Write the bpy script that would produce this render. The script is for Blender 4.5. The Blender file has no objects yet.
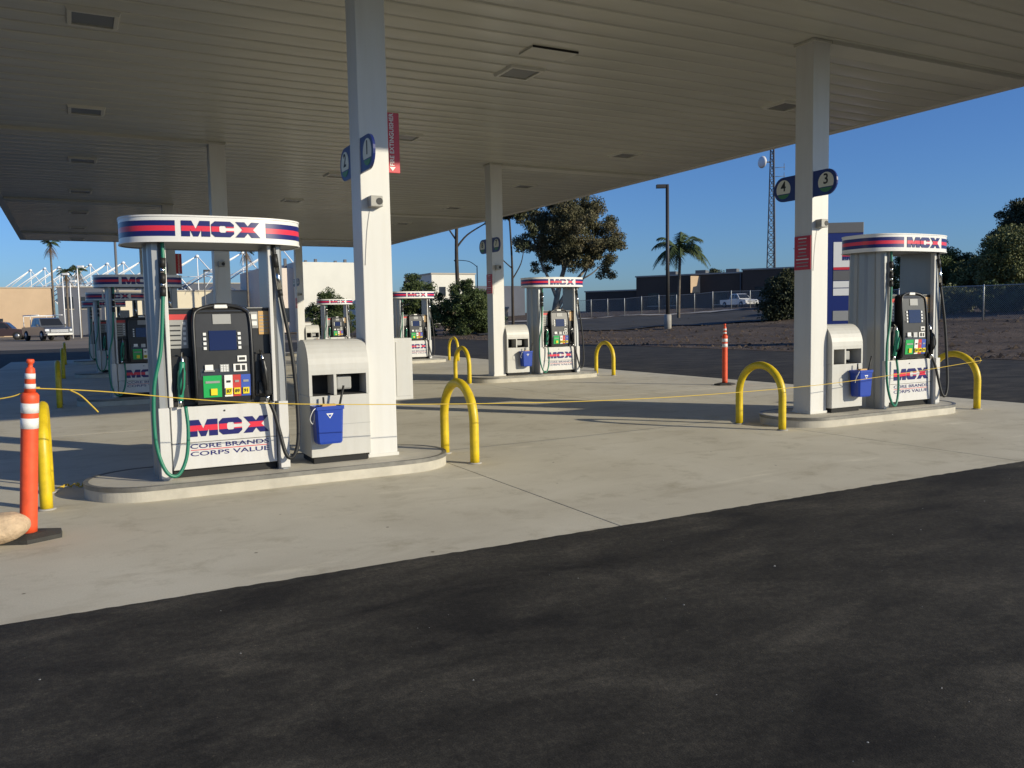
import bpy, bmesh, math, random
from mathutils import Vector, Matrix, noise
random.seed(7)
PI = math.pi
scene = bpy.context.scene
COL = scene.collection

# ------------------------------------------------------------------ camera
cam = bpy.data.cameras.new('camera')
cam.sensor_width = 36.0
cam.lens = 837.27 * 36.0 / 1024.0
cam.clip_start = 0.05
cam.clip_end = 4000
co = bpy.data.objects.new('camera', cam)
COL.objects.link(co)
YAW, PITCH, ROLL = 0.4827, 0.0799, -0.0190
fw = Vector((math.sin(YAW) * math.cos(PITCH), math.cos(YAW) * math.cos(PITCH), -math.sin(PITCH)))
rt = Vector((math.cos(YAW), -math.sin(YAW), 0))
up = rt.cross(fw)
R_ = rt * math.cos(ROLL) + up * math.sin(ROLL)
U_ = up * math.cos(ROLL) - rt * math.sin(ROLL)
M4 = Matrix(((R_.x, U_.x, -fw.x, -2.808), (R_.y, U_.y, -fw.y, -8.421), (R_.z, U_.z, -fw.z, 1.55), (0, 0, 0, 1)))
co.matrix_world = M4
scene.camera = co

# ------------------------------------------------------------------ sky, sun, exposure
SUN_AZ = math.atan2(0.60, -0.80)          # clockwise from +Y
SUN_EL = math.radians(18.5)
w = bpy.data.worlds.new('World')
scene.world = w
w.use_nodes = True
wn = w.node_tree.nodes
wl = w.node_tree.links
wn.clear()
sky = wn.new('ShaderNodeTexSky')
sky.sky_type = 'NISHITA'
sky.sun_disc = False
sky.sun_elevation = SUN_EL
sky.sun_rotation = SUN_AZ
sky.air_density = 1.0
sky.dust_density = 0.6
sky.ozone_density = 4.0
bg = wn.new('ShaderNodeBackground')
bg.inputs['Strength'].default_value = 0.100
wo = wn.new('ShaderNodeOutputWorld')
tint = wn.new('ShaderNodeMix')
tint.data_type = 'RGBA'
tint.blend_type = 'MULTIPLY'
tint.inputs[0].default_value = 1.0
tint.inputs[7].default_value = (0.51, 0.71, 1.04, 1)
wl.new(sky.outputs[0], tint.inputs[6])
wl.new(tint.outputs[2], bg.inputs[0])
wl.new(bg.outputs[0], wo.inputs[0])
sl = bpy.data.lights.new('sun', 'SUN')
sl.energy = 4.0
sl.angle = math.radians(0.53)
sl.color = (1.0, 0.905, 0.70)
so = bpy.data.objects.new('sun', sl)
COL.objects.link(so)
sdir = Vector((math.sin(SUN_AZ) * math.cos(SUN_EL), math.cos(SUN_AZ) * math.cos(SUN_EL), math.sin(SUN_EL)))
so.rotation_euler = sdir.to_track_quat('Z', 'Y').to_euler()
so.location = sdir * 60
vs = scene.view_settings
vs.view_transform = 'Standard'
vs.look = 'None'
vs.gamma = 1.0
vs.exposure = 0.3
vs.use_curve_mapping = False

# ------------------------------------------------------------------ materials
MATS = {}
def mat(name, col, rough=0.6, metal=0.0, var=0.0, vscale=3.0, bump=0.0, bscale=60.0, spec=0.5, col2=None, emit=None, coat=0.0, stretch=None):
    m = bpy.data.materials.new(name)
    m.use_nodes = True
    nt = m.node_tree
    b = nt.nodes['Principled BSDF']
    b.inputs['Base Color'].default_value = (*col, 1)
    b.inputs['Roughness'].default_value = rough
    b.inputs['Metallic'].default_value = metal
    b.inputs['Specular IOR Level'].default_value = spec
    b.inputs['Coat Weight'].default_value = coat
    tc = None
    if var or bump:
        tc = nt.nodes.new('ShaderNodeTexCoord')
        mp = nt.nodes.new('ShaderNodeMapping')
        if stretch:
            mp.inputs['Scale'].default_value = stretch
        nt.links.new(tc.outputs['Object'], mp.inputs[0])
    if var:
        n = nt.nodes.new('ShaderNodeTexNoise')
        n.inputs['Scale'].default_value = vscale
        n.inputs['Detail'].default_value = 6
        n.inputs['Roughness'].default_value = 0.62
        nt.links.new(mp.outputs[0], n.inputs['Vector'])
        r = nt.nodes.new('ShaderNodeValToRGB')
        c2 = col2 if col2 else tuple(c * (1 - var) for c in col)
        r.color_ramp.elements[0].position = 0.34
        r.color_ramp.elements[1].position = 0.66
        r.color_ramp.elements[0].color = (*c2, 1)
        r.color_ramp.elements[1].color = (*col, 1)
        nt.links.new(n.outputs['Fac'], r.inputs[0])
        nt.links.new(r.outputs[0], b.inputs['Base Color'])
    if bump:
        n2 = nt.nodes.new('ShaderNodeTexNoise')
        n2.inputs['Scale'].default_value = bscale
        n2.inputs['Detail'].default_value = 4
        nt.links.new(mp.outputs[0], n2.inputs['Vector'])
        bp = nt.nodes.new('ShaderNodeBump')
        bp.inputs['Strength'].default_value = bump
        bp.inputs['Distance'].default_value = 0.02
        nt.links.new(n2.outputs['Fac'], bp.inputs['Height'])
        nt.links.new(bp.outputs[0], b.inputs['Normal'])
    MATS[name] = m
    return m

class G:
    """small node-graph helper"""
    def __init__(s, name):
        s.m = bpy.data.materials.new(name)
        s.m.use_nodes = True
        s.nt = s.m.node_tree
        s.b = s.nt.nodes['Principled BSDF']
        s.tc = s.nt.nodes.new('ShaderNodeTexCoord')
        MATS[name] = s.m
    def n(s, t, **k):
        x = s.nt.nodes.new(t)
        for a, v in k.items():
            setattr(x, a, v)
        return x
    def l(s, a, b):
        s.nt.links.new(a, b)
    def coord(s, scale=(1, 1, 1), rot=(0, 0, 0), src='Object'):
        mp = s.n('ShaderNodeMapping')
        mp.inputs['Scale'].default_value = scale
        mp.inputs['Rotation'].default_value = rot
        s.l(s.tc.outputs[src], mp.inputs[0])
        return mp.outputs[0]
    def noise(s, vec, scale, detail=5, rough=0.6, dist=0.0):
        x = s.n('ShaderNodeTexNoise')
        x.inputs['Scale'].default_value = scale
        x.inputs['Detail'].default_value = detail
        x.inputs['Roughness'].default_value = rough
        x.inputs['Distortion'].default_value = dist
        s.l(vec, x.inputs['Vector'])
        return x.outputs['Fac']
    def ramp(s, fac, stops):
        r = s.n('ShaderNodeValToRGB')
        e = r.color_ramp.elements
        while len(e) < len(stops):
            e.new(0.5)
        for i, (p, c) in enumerate(stops):
            e[i].position = p
            e[i].color = (*c, 1) if len(c) == 3 else c
        s.l(fac, r.inputs[0])
        return r.outputs[0]
    def mix(s, fac, a, b, mode='MIX'):
        x = s.n('ShaderNodeMix', data_type='RGBA', blend_type=mode)
        for sock, v in ((x.inputs[0], fac), (x.inputs[6], a), (x.inputs[7], b)):
            if hasattr(v, 'links'):
                s.l(v, sock)
            else:
                sock.default_value = v if isinstance(v, (int, float)) else (*v, 1)
        return x.outputs[2]
    def math(s, op, a, b=None):
        x = s.n('ShaderNodeMath', operation=op)
        for sock, v in ((x.inputs[0], a), (x.inputs[1], b)):
            if v is None:
                continue
            if hasattr(v, 'links'):
                s.l(v, sock)
            else:
                sock.default_value = v
        return x.outputs[0]
    def bump(s, h, strength, dist=0.01):
        x = s.n('ShaderNodeBump')
        x.inputs['Strength'].default_value = strength
        x.inputs['Distance'].default_value = dist
        s.l(h, x.inputs['Height'])
        s.l(x.outputs[0], s.b.inputs['Normal'])

# --- concrete
g = G('concrete')
v = g.coord(src='Object')
geo = g.n('ShaderNodeNewGeometry')
mpw = g.n('ShaderNodeMapping'); g.l(geo.outputs['Position'], mpw.inputs[0])
mps = g.n('ShaderNodeMapping'); g.l(geo.outputs['Position'], mps.inputs[0])
mps.inputs['Scale'].default_value = (0.5, 1.3, 1); mps.inputs['Rotation'].default_value = (0, 0, 0.35)
big = g.noise(mpw.outputs[0], 0.55, 6, 0.6, 0.4)
st = g.noise(mps.outputs[0], 1.6, 5, 0.65, 0.6)
fine = g.noise(mpw.outputs[0], 90, 3, 0.7)
spk = g.noise(mpw.outputs[0], 7, 8, 0.75)
c = g.ramp(big, [(0.30, (0.49, 0.445, 0.345)), (0.52, (0.565, 0.52, 0.41)), (0.75, (0.62, 0.575, 0.465))])
c = g.mix(0.5, c, g.ramp(st, [(0.34, (0.80, 0.78, 0.74)), (0.46, (1, 1, 1)), (0.66, (1.02, 1.02, 1.02)), (0.76, (1.22, 1.22, 1.2))]), 'MULTIPLY')
c = g.mix(0.6, c, g.ramp(spk, [(0.30, (0.80, 0.79, 0.76)), (0.42, (1, 1, 1))]), 'MULTIPLY')
vsp = g.n('ShaderNodeTexVoronoi'); vsp.inputs['Scale'].default_value = 2.6; g.l(mpw.outputs[0], vsp.inputs['Vector'])
c = g.mix(1.0, c, g.ramp(vsp.outputs['Distance'], [(0.022, (0.30, 0.29, 0.27)), (0.040, (1, 1, 1))]), 'MULTIPLY')
mpt = g.n('ShaderNodeMapping'); g.l(geo.outputs['Position'], mpt.inputs[0])
mpt.inputs['Scale'].default_value = (0.55, 3.2, 1); mpt.inputs['Rotation'].default_value = (0, 0, -0.9)
scf = g.noise(mpt.outputs[0], 1.0, 3, 0.5, 0.3)
c = g.mix(0.8, c, g.ramp(scf, [(0.66, (1, 1, 1)), (0.74, (1.22, 1.22, 1.22))]), 'MULTIPLY')
mpu = g.n('ShaderNodeMapping'); g.l(geo.outputs['Position'], mpu.inputs[0])
stn = g.noise(mpu.outputs[0], 1.9, 9, 0.72, 0.15)
c = g.mix(0.75, c, g.ramp(stn, [(0.30, (0.70, 0.68, 0.63)), (0.46, (1, 1, 1))]), 'MULTIPLY')
c = g.mix(0.35, c, g.ramp(fine, [(0.35, (0.82, 0.82, 0.82)), (0.65, (1.1, 1.1, 1.1))]), 'MULTIPLY')
g.l(c, g.b.inputs['Base Color'])
g.b.inputs['Roughness'].default_value = 0.85
g.b.inputs['Specular IOR Level'].default_value = 0.3
g.bump(g.math('ADD', fine, g.math('MULTIPLY', spk, 2.0)), 0.12, 0.006)

# --- asphalt
g = G('asphalt')
geo = g.n('ShaderNodeNewGeometry')
mpw = g.n('ShaderNodeMapping'); g.l(geo.outputs['Position'], mpw.inputs[0])
mps = g.n('ShaderNodeMapping'); g.l(geo.outputs['Position'], mps.inputs[0])
mps.inputs['Scale'].default_value = (0.6, 1.25, 1); mps.inputs['Rotation'].default_value = (0, 0, -0.18)
big = g.noise(mps.outputs[0], 1.5, 6, 0.58, 0.6)
mid = g.noise(mps.outputs[0], 5.5, 4, 0.6, 0.5)
fine = g.noise(mpw.outputs[0], 160, 3, 0.8)
vor = g.n('ShaderNodeTexVoronoi'); vor.inputs['Scale'].default_value = 110; g.l(mpw.outputs[0], vor.inputs['Vector'])
c = g.ramp(big, [(0.36, (0.0165, 0.0148, 0.0125)), (0.45, (0.030, 0.0268, 0.0215)), (0.54, (0.038, 0.034, 0.027)), (0.66, (0.061, 0.054, 0.042))])
c = g.mix(0.7, c, g.ramp(mid, [(0.34, (0.62, 0.62, 0.62)), (0.46, (1, 1, 1)), (0.60, (1, 1, 1)), (0.72, (1.6, 1.58, 1.5))]), 'MULTIPLY')
sp2 = g.n('ShaderNodeTexVoronoi'); sp2.inputs['Scale'].default_value = 14; g.l(mpw.outputs[0], sp2.inputs['Vector'])
c = g.mix(1.0, c, g.ramp(sp2.outputs['Distance'], [(0.03, (3.2, 3.0, 2.7)), (0.06, (1, 1, 1))]), 'MULTIPLY')
gr2 = g.noise(mpw.outputs[0], 38, 3, 0.75)
c = g.mix(0.6, c, g.ramp(gr2, [(0.38, (0.62, 0.62, 0.62)), (0.5, (1, 1, 1)), (0.66, (1.7, 1.68, 1.6))]), 'MULTIPLY')
c = g.mix(0.5, c, g.ramp(fine, [(0.38, (0.55, 0.55, 0.55)), (0.5, (1, 1, 1)), (0.68, (1.9, 1.88, 1.8))]), 'MULTIPLY')
g.l(c, g.b.inputs['Base Color'])
g.b.inputs['Roughness'].default_value = 0.88
g.b.inputs['Specular IOR Level'].default_value = 0.25
g.bump(g.math('ADD', vor.outputs['Distance'], fine), 0.25, 0.003)

# --- dirt
g = G('dirt')
geo = g.n('ShaderNodeNewGeometry')
mpw = g.n('ShaderNodeMapping'); g.l(geo.outputs['Position'], mpw.inputs[0])
a = g.noise(mpw.outputs[0], 0.35, 7, 0.65, 0.5)
bb = g.noise(mpw.outputs[0], 3.0, 7, 0.72)
c = g.ramp(a, [(0.32, (0.055, 0.036, 0.024)), (0.55, (0.10, 0.068, 0.045)), (0.75, (0.15, 0.108, 0.072))])
c = g.mix(0.8, c, g.ramp(bb, [(0.34, (0.45, 0.45, 0.45)), (0.66, (1.3, 1.3, 1.3))]), 'MULTIPLY')
g.l(c, g.b.inputs['Base Color'])
g.b.inputs['Roughness'].default_value = 0.95
g.bump(bb, 0.8, 0.15)

# --- far ground
mat('far_ground', (0.24, 0.19, 0.135), 0.95, var=0.4, vscale=0.08)
mat('clod', (0.115, 0.08, 0.054), 0.95, var=0.5, vscale=2)
mat('road_asphalt', (0.045, 0.043, 0.041), 0.9, var=0.35, vscale=0.5)
mat('kerb_concrete', (0.42, 0.40, 0.36), 0.85, var=0.3, vscale=1.2, bump=0.1)
mat('island_concrete', (0.56, 0.52, 0.43), 0.8, var=0.28, vscale=2.4, bump=0.1, bscale=70)
mat('steel_nosing', (0.24, 0.23, 0.205), 0.5, 0.4, var=0.35, vscale=6)
mat('joint_filler', (0.09, 0.085, 0.075), 0.95)

# --- canopy
g = G('ceiling_panel')
geo = g.n('ShaderNodeNewGeometry')
mpw = g.n('ShaderNodeMapping'); g.l(geo.outputs['Position'], mpw.inputs[0])
mpw.inputs['Scale'].default_value = (1.2, 6.0, 1)
a = g.noise(mpw.outputs[0], 0.5, 4, 0.55)
c = g.ramp(a, [(0.3, (0.45, 0.445, 0.385)), (0.7, (0.52, 0.51, 0.445))])
g.l(c, g.b.inputs['Base Color'])
g.b.inputs['Roughness'].default_value = 0.27
g.bump(a, 0.25, 0.02)
mat('column_paint', (0.64, 0.63, 0.60), 0.42, var=0.05, vscale=2.0, stretch=(1, 1, 0.3))
def grime(name, amount, scale=1.0):
    nt = MATS[name].node_tree
    b = nt.nodes['Principled BSDF']
    src = b.inputs['Base Color'].links[0].from_socket
    geo_ = nt.nodes.new('ShaderNodeNewGeometry')
    mp_ = nt.nodes.new('ShaderNodeMapping'); mp_.inputs['Scale'].default_value = (9 * scale, 9 * scale, 0.7 * scale)
    nt.links.new(geo_.outputs['Position'], mp_.inputs[0])
    nz = nt.nodes.new('ShaderNodeTexNoise'); nz.inputs['Scale'].default_value = 1.0; nz.inputs['Detail'].default_value = 7; nz.inputs['Roughness'].default_value = 0.65
    nt.links.new(mp_.outputs[0], nz.inputs['Vector'])
    rp_ = nt.nodes.new('ShaderNodeValToRGB')
    rp_.color_ramp.elements[0].position = 0.36; rp_.color_ramp.elements[1].position = 0.56
    rp_.color_ramp.elements[0].color = (0.70, 0.66, 0.58, 1); rp_.color_ramp.elements[1].color = (1, 1, 1, 1)
    nt.links.new(nz.outputs['Fac'], rp_.inputs[0])
    mx = nt.nodes.new('ShaderNodeMix'); mx.data_type = 'RGBA'; mx.blend_type = 'MULTIPLY'; mx.inputs[0].default_value = amount
    nt.links.new(src, mx.inputs[6]); nt.links.new(rp_.outputs[0], mx.inputs[7])
    nt.links.new(mx.outputs[2], b.inputs['Base Color'])
grime('column_paint', 0.13)
mat('trim_white', (0.62, 0.605, 0.56), 0.5, var=0.06)
mat('beam_cover', (0.52, 0.51, 0.45), 0.45, var=0.06, vscale=1)
mat('fascia_blue', (0.02, 0.035, 0.22), 0.4)
mat('lamp_frame', (0.52, 0.51, 0.45), 0.4)
mat('lamp_lens', (0.17, 0.175, 0.165), 0.25)
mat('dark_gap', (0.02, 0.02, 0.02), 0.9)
mat('roof_grey', (0.35, 0.35, 0.34), 0.9)

# --- dispenser
mat('silver', (0.34, 0.35, 0.355), 0.40, 0.45, var=0.06, vscale=3, stretch=(1, 1, 0.2))
mat('panel_white', (0.63, 0.62, 0.60), 0.38, var=0.06, vscale=2.5)
mat('sign_white', (0.72, 0.71, 0.69), 0.35)
mat('black_plastic', (0.020, 0.020, 0.021), 0.38, var=0.3, vscale=8)
mat('door_panel', (0.035, 0.036, 0.038), 0.22)
mat('rubber', (0.014, 0.014, 0.014), 0.55)
mat('green_hose', (0.012, 0.17, 0.10), 0.4)
mat('green_grip', (0.02, 0.22, 0.13), 0.45)
mat('chrome', (0.62, 0.62, 0.60), 0.2, 1.0)
mat('navy', (0.012, 0.014, 0.13), 0.4)
mat('red', (0.62, 0.025, 0.04), 0.4)
mat('screen_blue', (0.010, 0.014, 0.06), 0.12)
mat('key_white', (0.72, 0.72, 0.70), 0.5)
mat('label_white', (0.78, 0.77, 0.73), 0.5)
mat('label_grey', (0.30, 0.30, 0.29), 0.5)
mat('label_tan', (0.55, 0.33, 0.12), 0.55)
mat('grade_green', (0.012, 0.36, 0.085), 0.4)
mat('grade_red', (0.52, 0.05, 0.045), 0.4)
mat('grade_blue', (0.05, 0.10, 0.42), 0.4)
mat('button_yellow', (0.78, 0.62, 0.03), 0.4)
mat('ink', (0.02, 0.02, 0.02), 0.6)
mat('cabinet_grey', (0.52, 0.51, 0.475), 0.45, var=0.06, vscale=2)
mat('bucket_blue', (0.012, 0.05, 0.34), 0.35)
mat('sign_red', (0.50, 0.022, 0.035), 0.4)
mat('sign_navy', (0.010, 0.022, 0.15), 0.35)
mat('disc_cream', (0.74, 0.72, 0.60), 0.5)
mat('disc_green', (0.06, 0.22, 0.09), 0.5)
mat('speaker_grey', (0.34, 0.33, 0.30), 0.5)

grime('panel_white', 0.15, 1.3); grime('cabinet_grey', 0.16, 1.2); grime('silver', 0.2, 1.0)
def stripe_mat(name, white, zlo, zhi, xmin=None):
    g = G(name)
    sep = g.n('ShaderNodeSeparateXYZ'); g.l(g.tc.outputs['Generated'], sep.inputs[0])
    z = sep.outputs[2]
    th = (zhi - zlo) / 3
    inb = g.math('MULTIPLY', g.math('GREATER_THAN', z, zlo), g.math('LESS_THAN', z, zhi))
    red = g.math('MULTIPLY', g.math('GREATER_THAN', z, zlo + th), g.math('LESS_THAN', z, zhi - th))
    if xmin is not None:
        so_ = g.n('ShaderNodeSeparateXYZ'); g.l(g.tc.outputs['Object'], so_.inputs[0])
        xx = g.math('ABSOLUTE', g.math('SUBTRACT', so_.outputs[0], 0.02))
        m1 = g.math('GREATER_THAN', xx, xmin)
        inb = g.math('MULTIPLY', inb, m1)
    pr = g.mix(red, (0.012, 0.013, 0.12), (0.66, 0.03, 0.06))
    c = g.mix(inb, white, pr) if white else pr
    g.l(c, g.b.inputs['Base Color'])
    g.b.inputs['Roughness'].default_value = 0.32
    return g.m
stripe_mat('sign_stripes', (0.72, 0.71, 0.69), 0.20, 0.82, 0.39)
stripe_mat('letter_print', None, 0.0, 1.0)

# --- street bits
mat('hoop_yellow', (0.74, 0.53, 0.015), 0.42, var=0.3, vscale=7)
mat('cone_orange', (0.86, 0.10, 0.03), 0.55, var=0.28, vscale=9)
mat('reflective', (0.75, 0.74, 0.72), 0.4, var=0.12, vscale=20)
mat('rope_yellow', (0.58, 0.40, 0.05), 0.8)
mat('base_rubber', (0.045, 0.043, 0.038), 0.9, var=0.4, vscale=8, bump=0.2)
mat('tan_stone', (0.58, 0.43, 0.28), 0.85, var=0.3, vscale=9, bump=0.7, bscale=28)
mat('pole_dark', (0.03, 0.028, 0.027), 0.6)
mat('pole_grey', (0.12, 0.12, 0.12), 0.5)
mat('galvanised', (0.42, 0.43, 0.43), 0.5, 0.5)
mat('white_steel', (0.82, 0.82, 0.82), 0.5)
mat('tower_steel', (0.10, 0.10, 0.11), 0.6)

# --- buildings
mat('wall_tan', (0.58, 0.42, 0.27), 0.9, var=0.12, vscale=0.3)
mat('wall_cream', (0.70, 0.62, 0.46), 0.9, var=0.08, vscale=0.3)
mat('wall_pink', (0.72, 0.62, 0.53), 0.9, var=0.08, vscale=0.3)
mat('wall_white', (0.72, 0.70, 0.62), 0.9, var=0.08, vscale=0.3)
mat('wall_brown', (0.10, 0.072, 0.055), 0.9, var=0.2, vscale=0.3)
mat('wall_brown_dark', (0.075, 0.06, 0.052), 0.9, var=0.2, vscale=0.3)
mat('wall_slate', (0.10, 0.11, 0.14), 0.8, var=0.15, vscale=0.4)
mat('window_dark', (0.02, 0.025, 0.035), 0.12)
mat('coping', (0.42, 0.38, 0.32), 0.8)

# --- vegetation
def leafmat(name, c1, c2, c3, rough=0.6):
    g = G(name)
    geo = g.n('ShaderNodeNewGeometry')
    a = g.n('ShaderNodeMapping'); g.l(geo.outputs['Position'], a.inputs[0])
    n1 = g.noise(a.outputs[0], 0.55, 4, 0.6)
    r = g.ramp(n1, [(0.33, c1), (0.5, c2), (0.68, c3)])
    rp = g.ramp(geo.outputs['Random Per Island'], [(0.0, (0.65, 0.65, 0.65)), (1.0, (1.35, 1.35, 1.35))])
    c = g.mix(1.0, r, rp, 'MULTIPLY')
    g.l(c, g.b.inputs['Base Color'])
    g.b.inputs['Roughness'].default_value = rough
    g.b.inputs['Specular IOR Level'].default_value = 0.25
    return g.m
leafmat('leaf_eucalypt', (0.060, 0.062, 0.030), (0.110, 0.102, 0.050), (0.175, 0.145, 0.078))
leafmat('leaf_shrub', (0.036, 0.054, 0.018), (0.06, 0.085, 0.027), (0.10, 0.125, 0.042))
leafmat('leaf_olive', (0.08, 0.092, 0.034), (0.13, 0.142, 0.052), (0.19, 0.19, 0.078))
leafmat('leaf_dark', (0.034, 0.042, 0.021), (0.056, 0.064, 0.030), (0.10, 0.096, 0.046))
leafmat('leaf_palm', (0.035, 0.055, 0.022), (0.06, 0.085, 0.03), (0.10, 0.12, 0.05))
leafmat('leaf_dry', (0.10, 0.065, 0.03), (0.16, 0.10, 0.05), (0.22, 0.15, 0.08))
mat('bark', (0.15, 0.115, 0.085), 0.9, var=0.5, vscale=2.5, bump=0.4, bscale=12)
mat('bark_pale', (0.36, 0.30, 0.235), 0.85, var=0.5, vscale=1.4, bump=0.2, bscale=10)
mat('palm_trunk', (0.17, 0.14, 0.11), 0.9, var=0.4, vscale=3, bump=0.4)
mat('bark_dark', (0.06, 0.048, 0.038), 0.9, var=0.4, vscale=2.5)
# --- vehicles
mat('paint_silver', (0.14, 0.15, 0.165), 0.3, 0.3, coat=0.5)
mat('paint_white', (0.78, 0.78, 0.77), 0.3, coat=0.5)
mat('paint_dark', (0.05, 0.03, 0.03), 0.3, coat=0.5)
mat('glass_dark', (0.02, 0.022, 0.025), 0.08)
mat('tyre', (0.015, 0.015, 0.015), 0.85)
mat('rim', (0.35, 0.35, 0.35), 0.35, 0.8)
mat('headlight', (0.75, 0.77, 0.8), 0.15)

def fence_mat():
    g = G('chain_link')
    v = g.tc.outputs['Object']
    sep = g.n('ShaderNodeSeparateXYZ'); g.l(v, sep.inputs[0])
    def wv(sign):
        s_ = g.math('ADD', sep.outputs[0], g.math('MULTIPLY', sep.outputs[2], sign))
        f = g.math('FRACT', g.math('MULTIPLY', s_, 9.0))
        return g.math('LESS_THAN', f, 0.13)
    al = g.math('MAXIMUM', wv(1.0), wv(-1.0))
    g.l(al, g.b.inputs['Alpha'])
    g.b.inputs['Base Color'].default_value = (0.38, 0.38, 0.37, 1)
    g.b.inputs['Roughness'].default_value = 0.5
fence_mat()

# ------------------------------------------------------------------ mesh helpers
class MB:
    def __init__(s):
        s.v = []; s.f = []; s.smooth = set()
    def add(s, vs_, fs, smooth=False):
        o = len(s.v)
        s.v += [tuple(p) for p in vs_]
        for f in fs:
            if smooth: s.smooth.add(len(s.f))
            s.f.append(tuple(i + o for i in f))
        return s
    def box(s, x0, x1, y0, y1, z0, z1):
        p = [(x, y, z) for z in (z0, z1) for y in (y0, y1) for x in (x0, x1)]
        return s.add(p, [(0, 2, 3, 1), (4, 5, 7, 6), (0, 1, 5, 4), (2, 6, 7, 3), (0, 4, 6, 2), (1, 3, 7, 5)])
    def bbox(s, x0, x1, y0, y1, z0, z1, b):
        """box with chamfered edges"""
        X = (x0, x1); Y = (y0, y1); Z = (z0, z1)
        bm = bmesh.new()
        vs_ = [bm.verts.new((x, y, z)) for z in Z for y in Y for x in X]
        for f in [(0, 2, 3, 1), (4, 5, 7, 6), (0, 1, 5, 4), (2, 6, 7, 3), (0, 4, 6, 2), (1, 3, 7, 5)]:
            bm.faces.new([vs_[i] for i in f])
        bmesh.ops.bevel(bm, geom=bm.edges[:], offset=b, segments=2, profile=0.5, affect='EDGES')
        bm.verts.index_update()
        s.add([v_.co[:] for v_ in bm.verts], [[q.index for q in f.verts] for f in bm.faces])
        bm.free()
        return s
    def prism(s, pts, axis, a, b):
        """pts 2D polygon extruded along axis from a to b; axis 'y': pts=(x,z), 'z': (x,y), 'x': (y,z)"""
        n = len(pts)
        def mk(p, t):
            return {'y': (p[0], t, p[1]), 'z': (p[0], p[1], t), 'x': (t, p[0], p[1])}[axis]
        vs_ = [mk(p, a) for p in pts] + [mk(p, b) for p in pts]
        fs = [tuple(range(n)), tuple(range(2 * n - 1, n - 1, -1))]
        fs += [(i, n + i, n + (i + 1) % n, (i + 1) % n) for i in range(n)]
        return s.add(vs_, fs)
    def tube(s, path, rad, n=8, caps=True):
        P = [Vector(p) for p in path]
        if not isinstance(rad, (list, tuple)):
            rad = [rad] * len(P)
        t0 = (P[1] - P[0]).normalized()
        nrm = t0.orthogonal().normalized()
        vs_ = []
        for i, p in enumerate(P):
            t = (P[min(i + 1, len(P) - 1)] - P[max(i - 1, 0)]).normalized()
            nrm = (nrm - t * nrm.dot(t))
            nrm = nrm.normalized() if nrm.length > 1e-6 else t.orthogonal().normalized()
            b = t.cross(nrm)
            for k in range(n):
                a = 2 * PI * k / n
                vs_.append(p + (nrm * math.cos(a) + b * math.sin(a)) * rad[i])
        fs = [(i * n + k, i * n + (k + 1) % n, (i + 1) * n + (k + 1) % n, (i + 1) * n + k) for i in range(len(P) - 1) for k in range(n)]
        s.add(vs_, fs, True)
        if caps:
            o = len(s.v) - len(vs_)
            s.f.append(tuple(o + k for k in range(n - 1, -1, -1)))
            s.f.append(tuple(o + (len(P) - 1) * n + k for k in range(n)))
        return s
    def lathe(s, prof, n=20, at=(0, 0, 0), smooth=True):
        vs_ = [(at[0] + r * math.cos(2 * PI * k / n), at[1] + r * math.sin(2 * PI * k / n), at[2] + z) for r, z in prof for k in range(n)]
        fs = [(i * n + k, i * n + (k + 1) % n, (i + 1) * n + (k + 1) % n, (i + 1) * n + k) for i in range(len(prof) - 1) for k in range(n)]
        s.add(vs_, fs, smooth)
        o = len(s.v) - len(vs_)
        s.f.append(tuple(o + k for k in range(n - 1, -1, -1)))
        s.f.append(tuple(o + (len(prof) - 1) * n + k for k in range(n)))
        return s
    def mesh(s, name, m):
        me = bpy.data.meshes.new(name)
        me.from_pydata(s.v, [], s.f)
        for i in s.smooth:
            me.polygons[i].use_smooth = True
        me.materials.append(MATS[m])
        me.update()
        return me
    def build(s, name, m, parent=None, loc=(0, 0, 0), rot=(0, 0, 0)):
        return place(name, s.mesh(name, m), parent, loc, rot)

def place(name, me, parent=None, loc=(0, 0, 0), rot=(0, 0, 0), scale=(1, 1, 1)):
    o = bpy.data.objects.new(name, me)
    COL.objects.link(o)
    o.location = loc
    o.rotation_euler = rot
    o.scale = scale
    o.parent = parent
    return o

def tag(o, label=None, cat=None, group=None, kind=None):
    if label: o['label'] = label
    if cat: o['category'] = cat
    if group: o['group'] = group
    if kind: o['kind'] = kind
    return o

def empty(name, loc=(0, 0, 0), rz=0.0):
    o = bpy.data.objects.new(name, None)
    o.empty_display_size = 0.1
    COL.objects.link(o)
    o.location = loc
    o.rotation_euler = (0, 0, rz)
    return o

def kids(o):
    return [c_ for c_ in COL.objects if c_.parent == o]

def copy_tree(o, loc, label, group=None, rz=None):
    ks = {}
    for c_ in COL.objects:
        ks.setdefault(c_.parent, []).append(c_)
    def rec(x, parent):
        c_ = x.copy()
        COL.objects.link(c_)
        c_.parent = parent
        for k in ks.get(x, []):
            rec(k, c_)
        return c_
    r = rec(o, None)
    r.location = loc
    if rz is not None: r.rotation_euler = (0, 0, rz)
    r['label'] = label
    if group: r['group'] = group
    return r

def smooth_path(pts, n=6):
    P = [Vector(p) for p in pts]
    out = []
    for i in range(len(P) - 1):
        p0 = P[max(i - 1, 0)]; p1 = P[i]; p2 = P[i + 1]; p3 = P[min(i + 2, len(P) - 1)]
        for k in range(n):
            t = k / n
            out.append(0.5 * ((2 * p1) + (p2 - p0) * t + (2 * p0 - 5 * p1 + 4 * p2 - p3) * t * t + (3 * p1 - p0 - 3 * p2 + p3) * t ** 3))
    out.append(P[-1])
    return out

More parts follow.
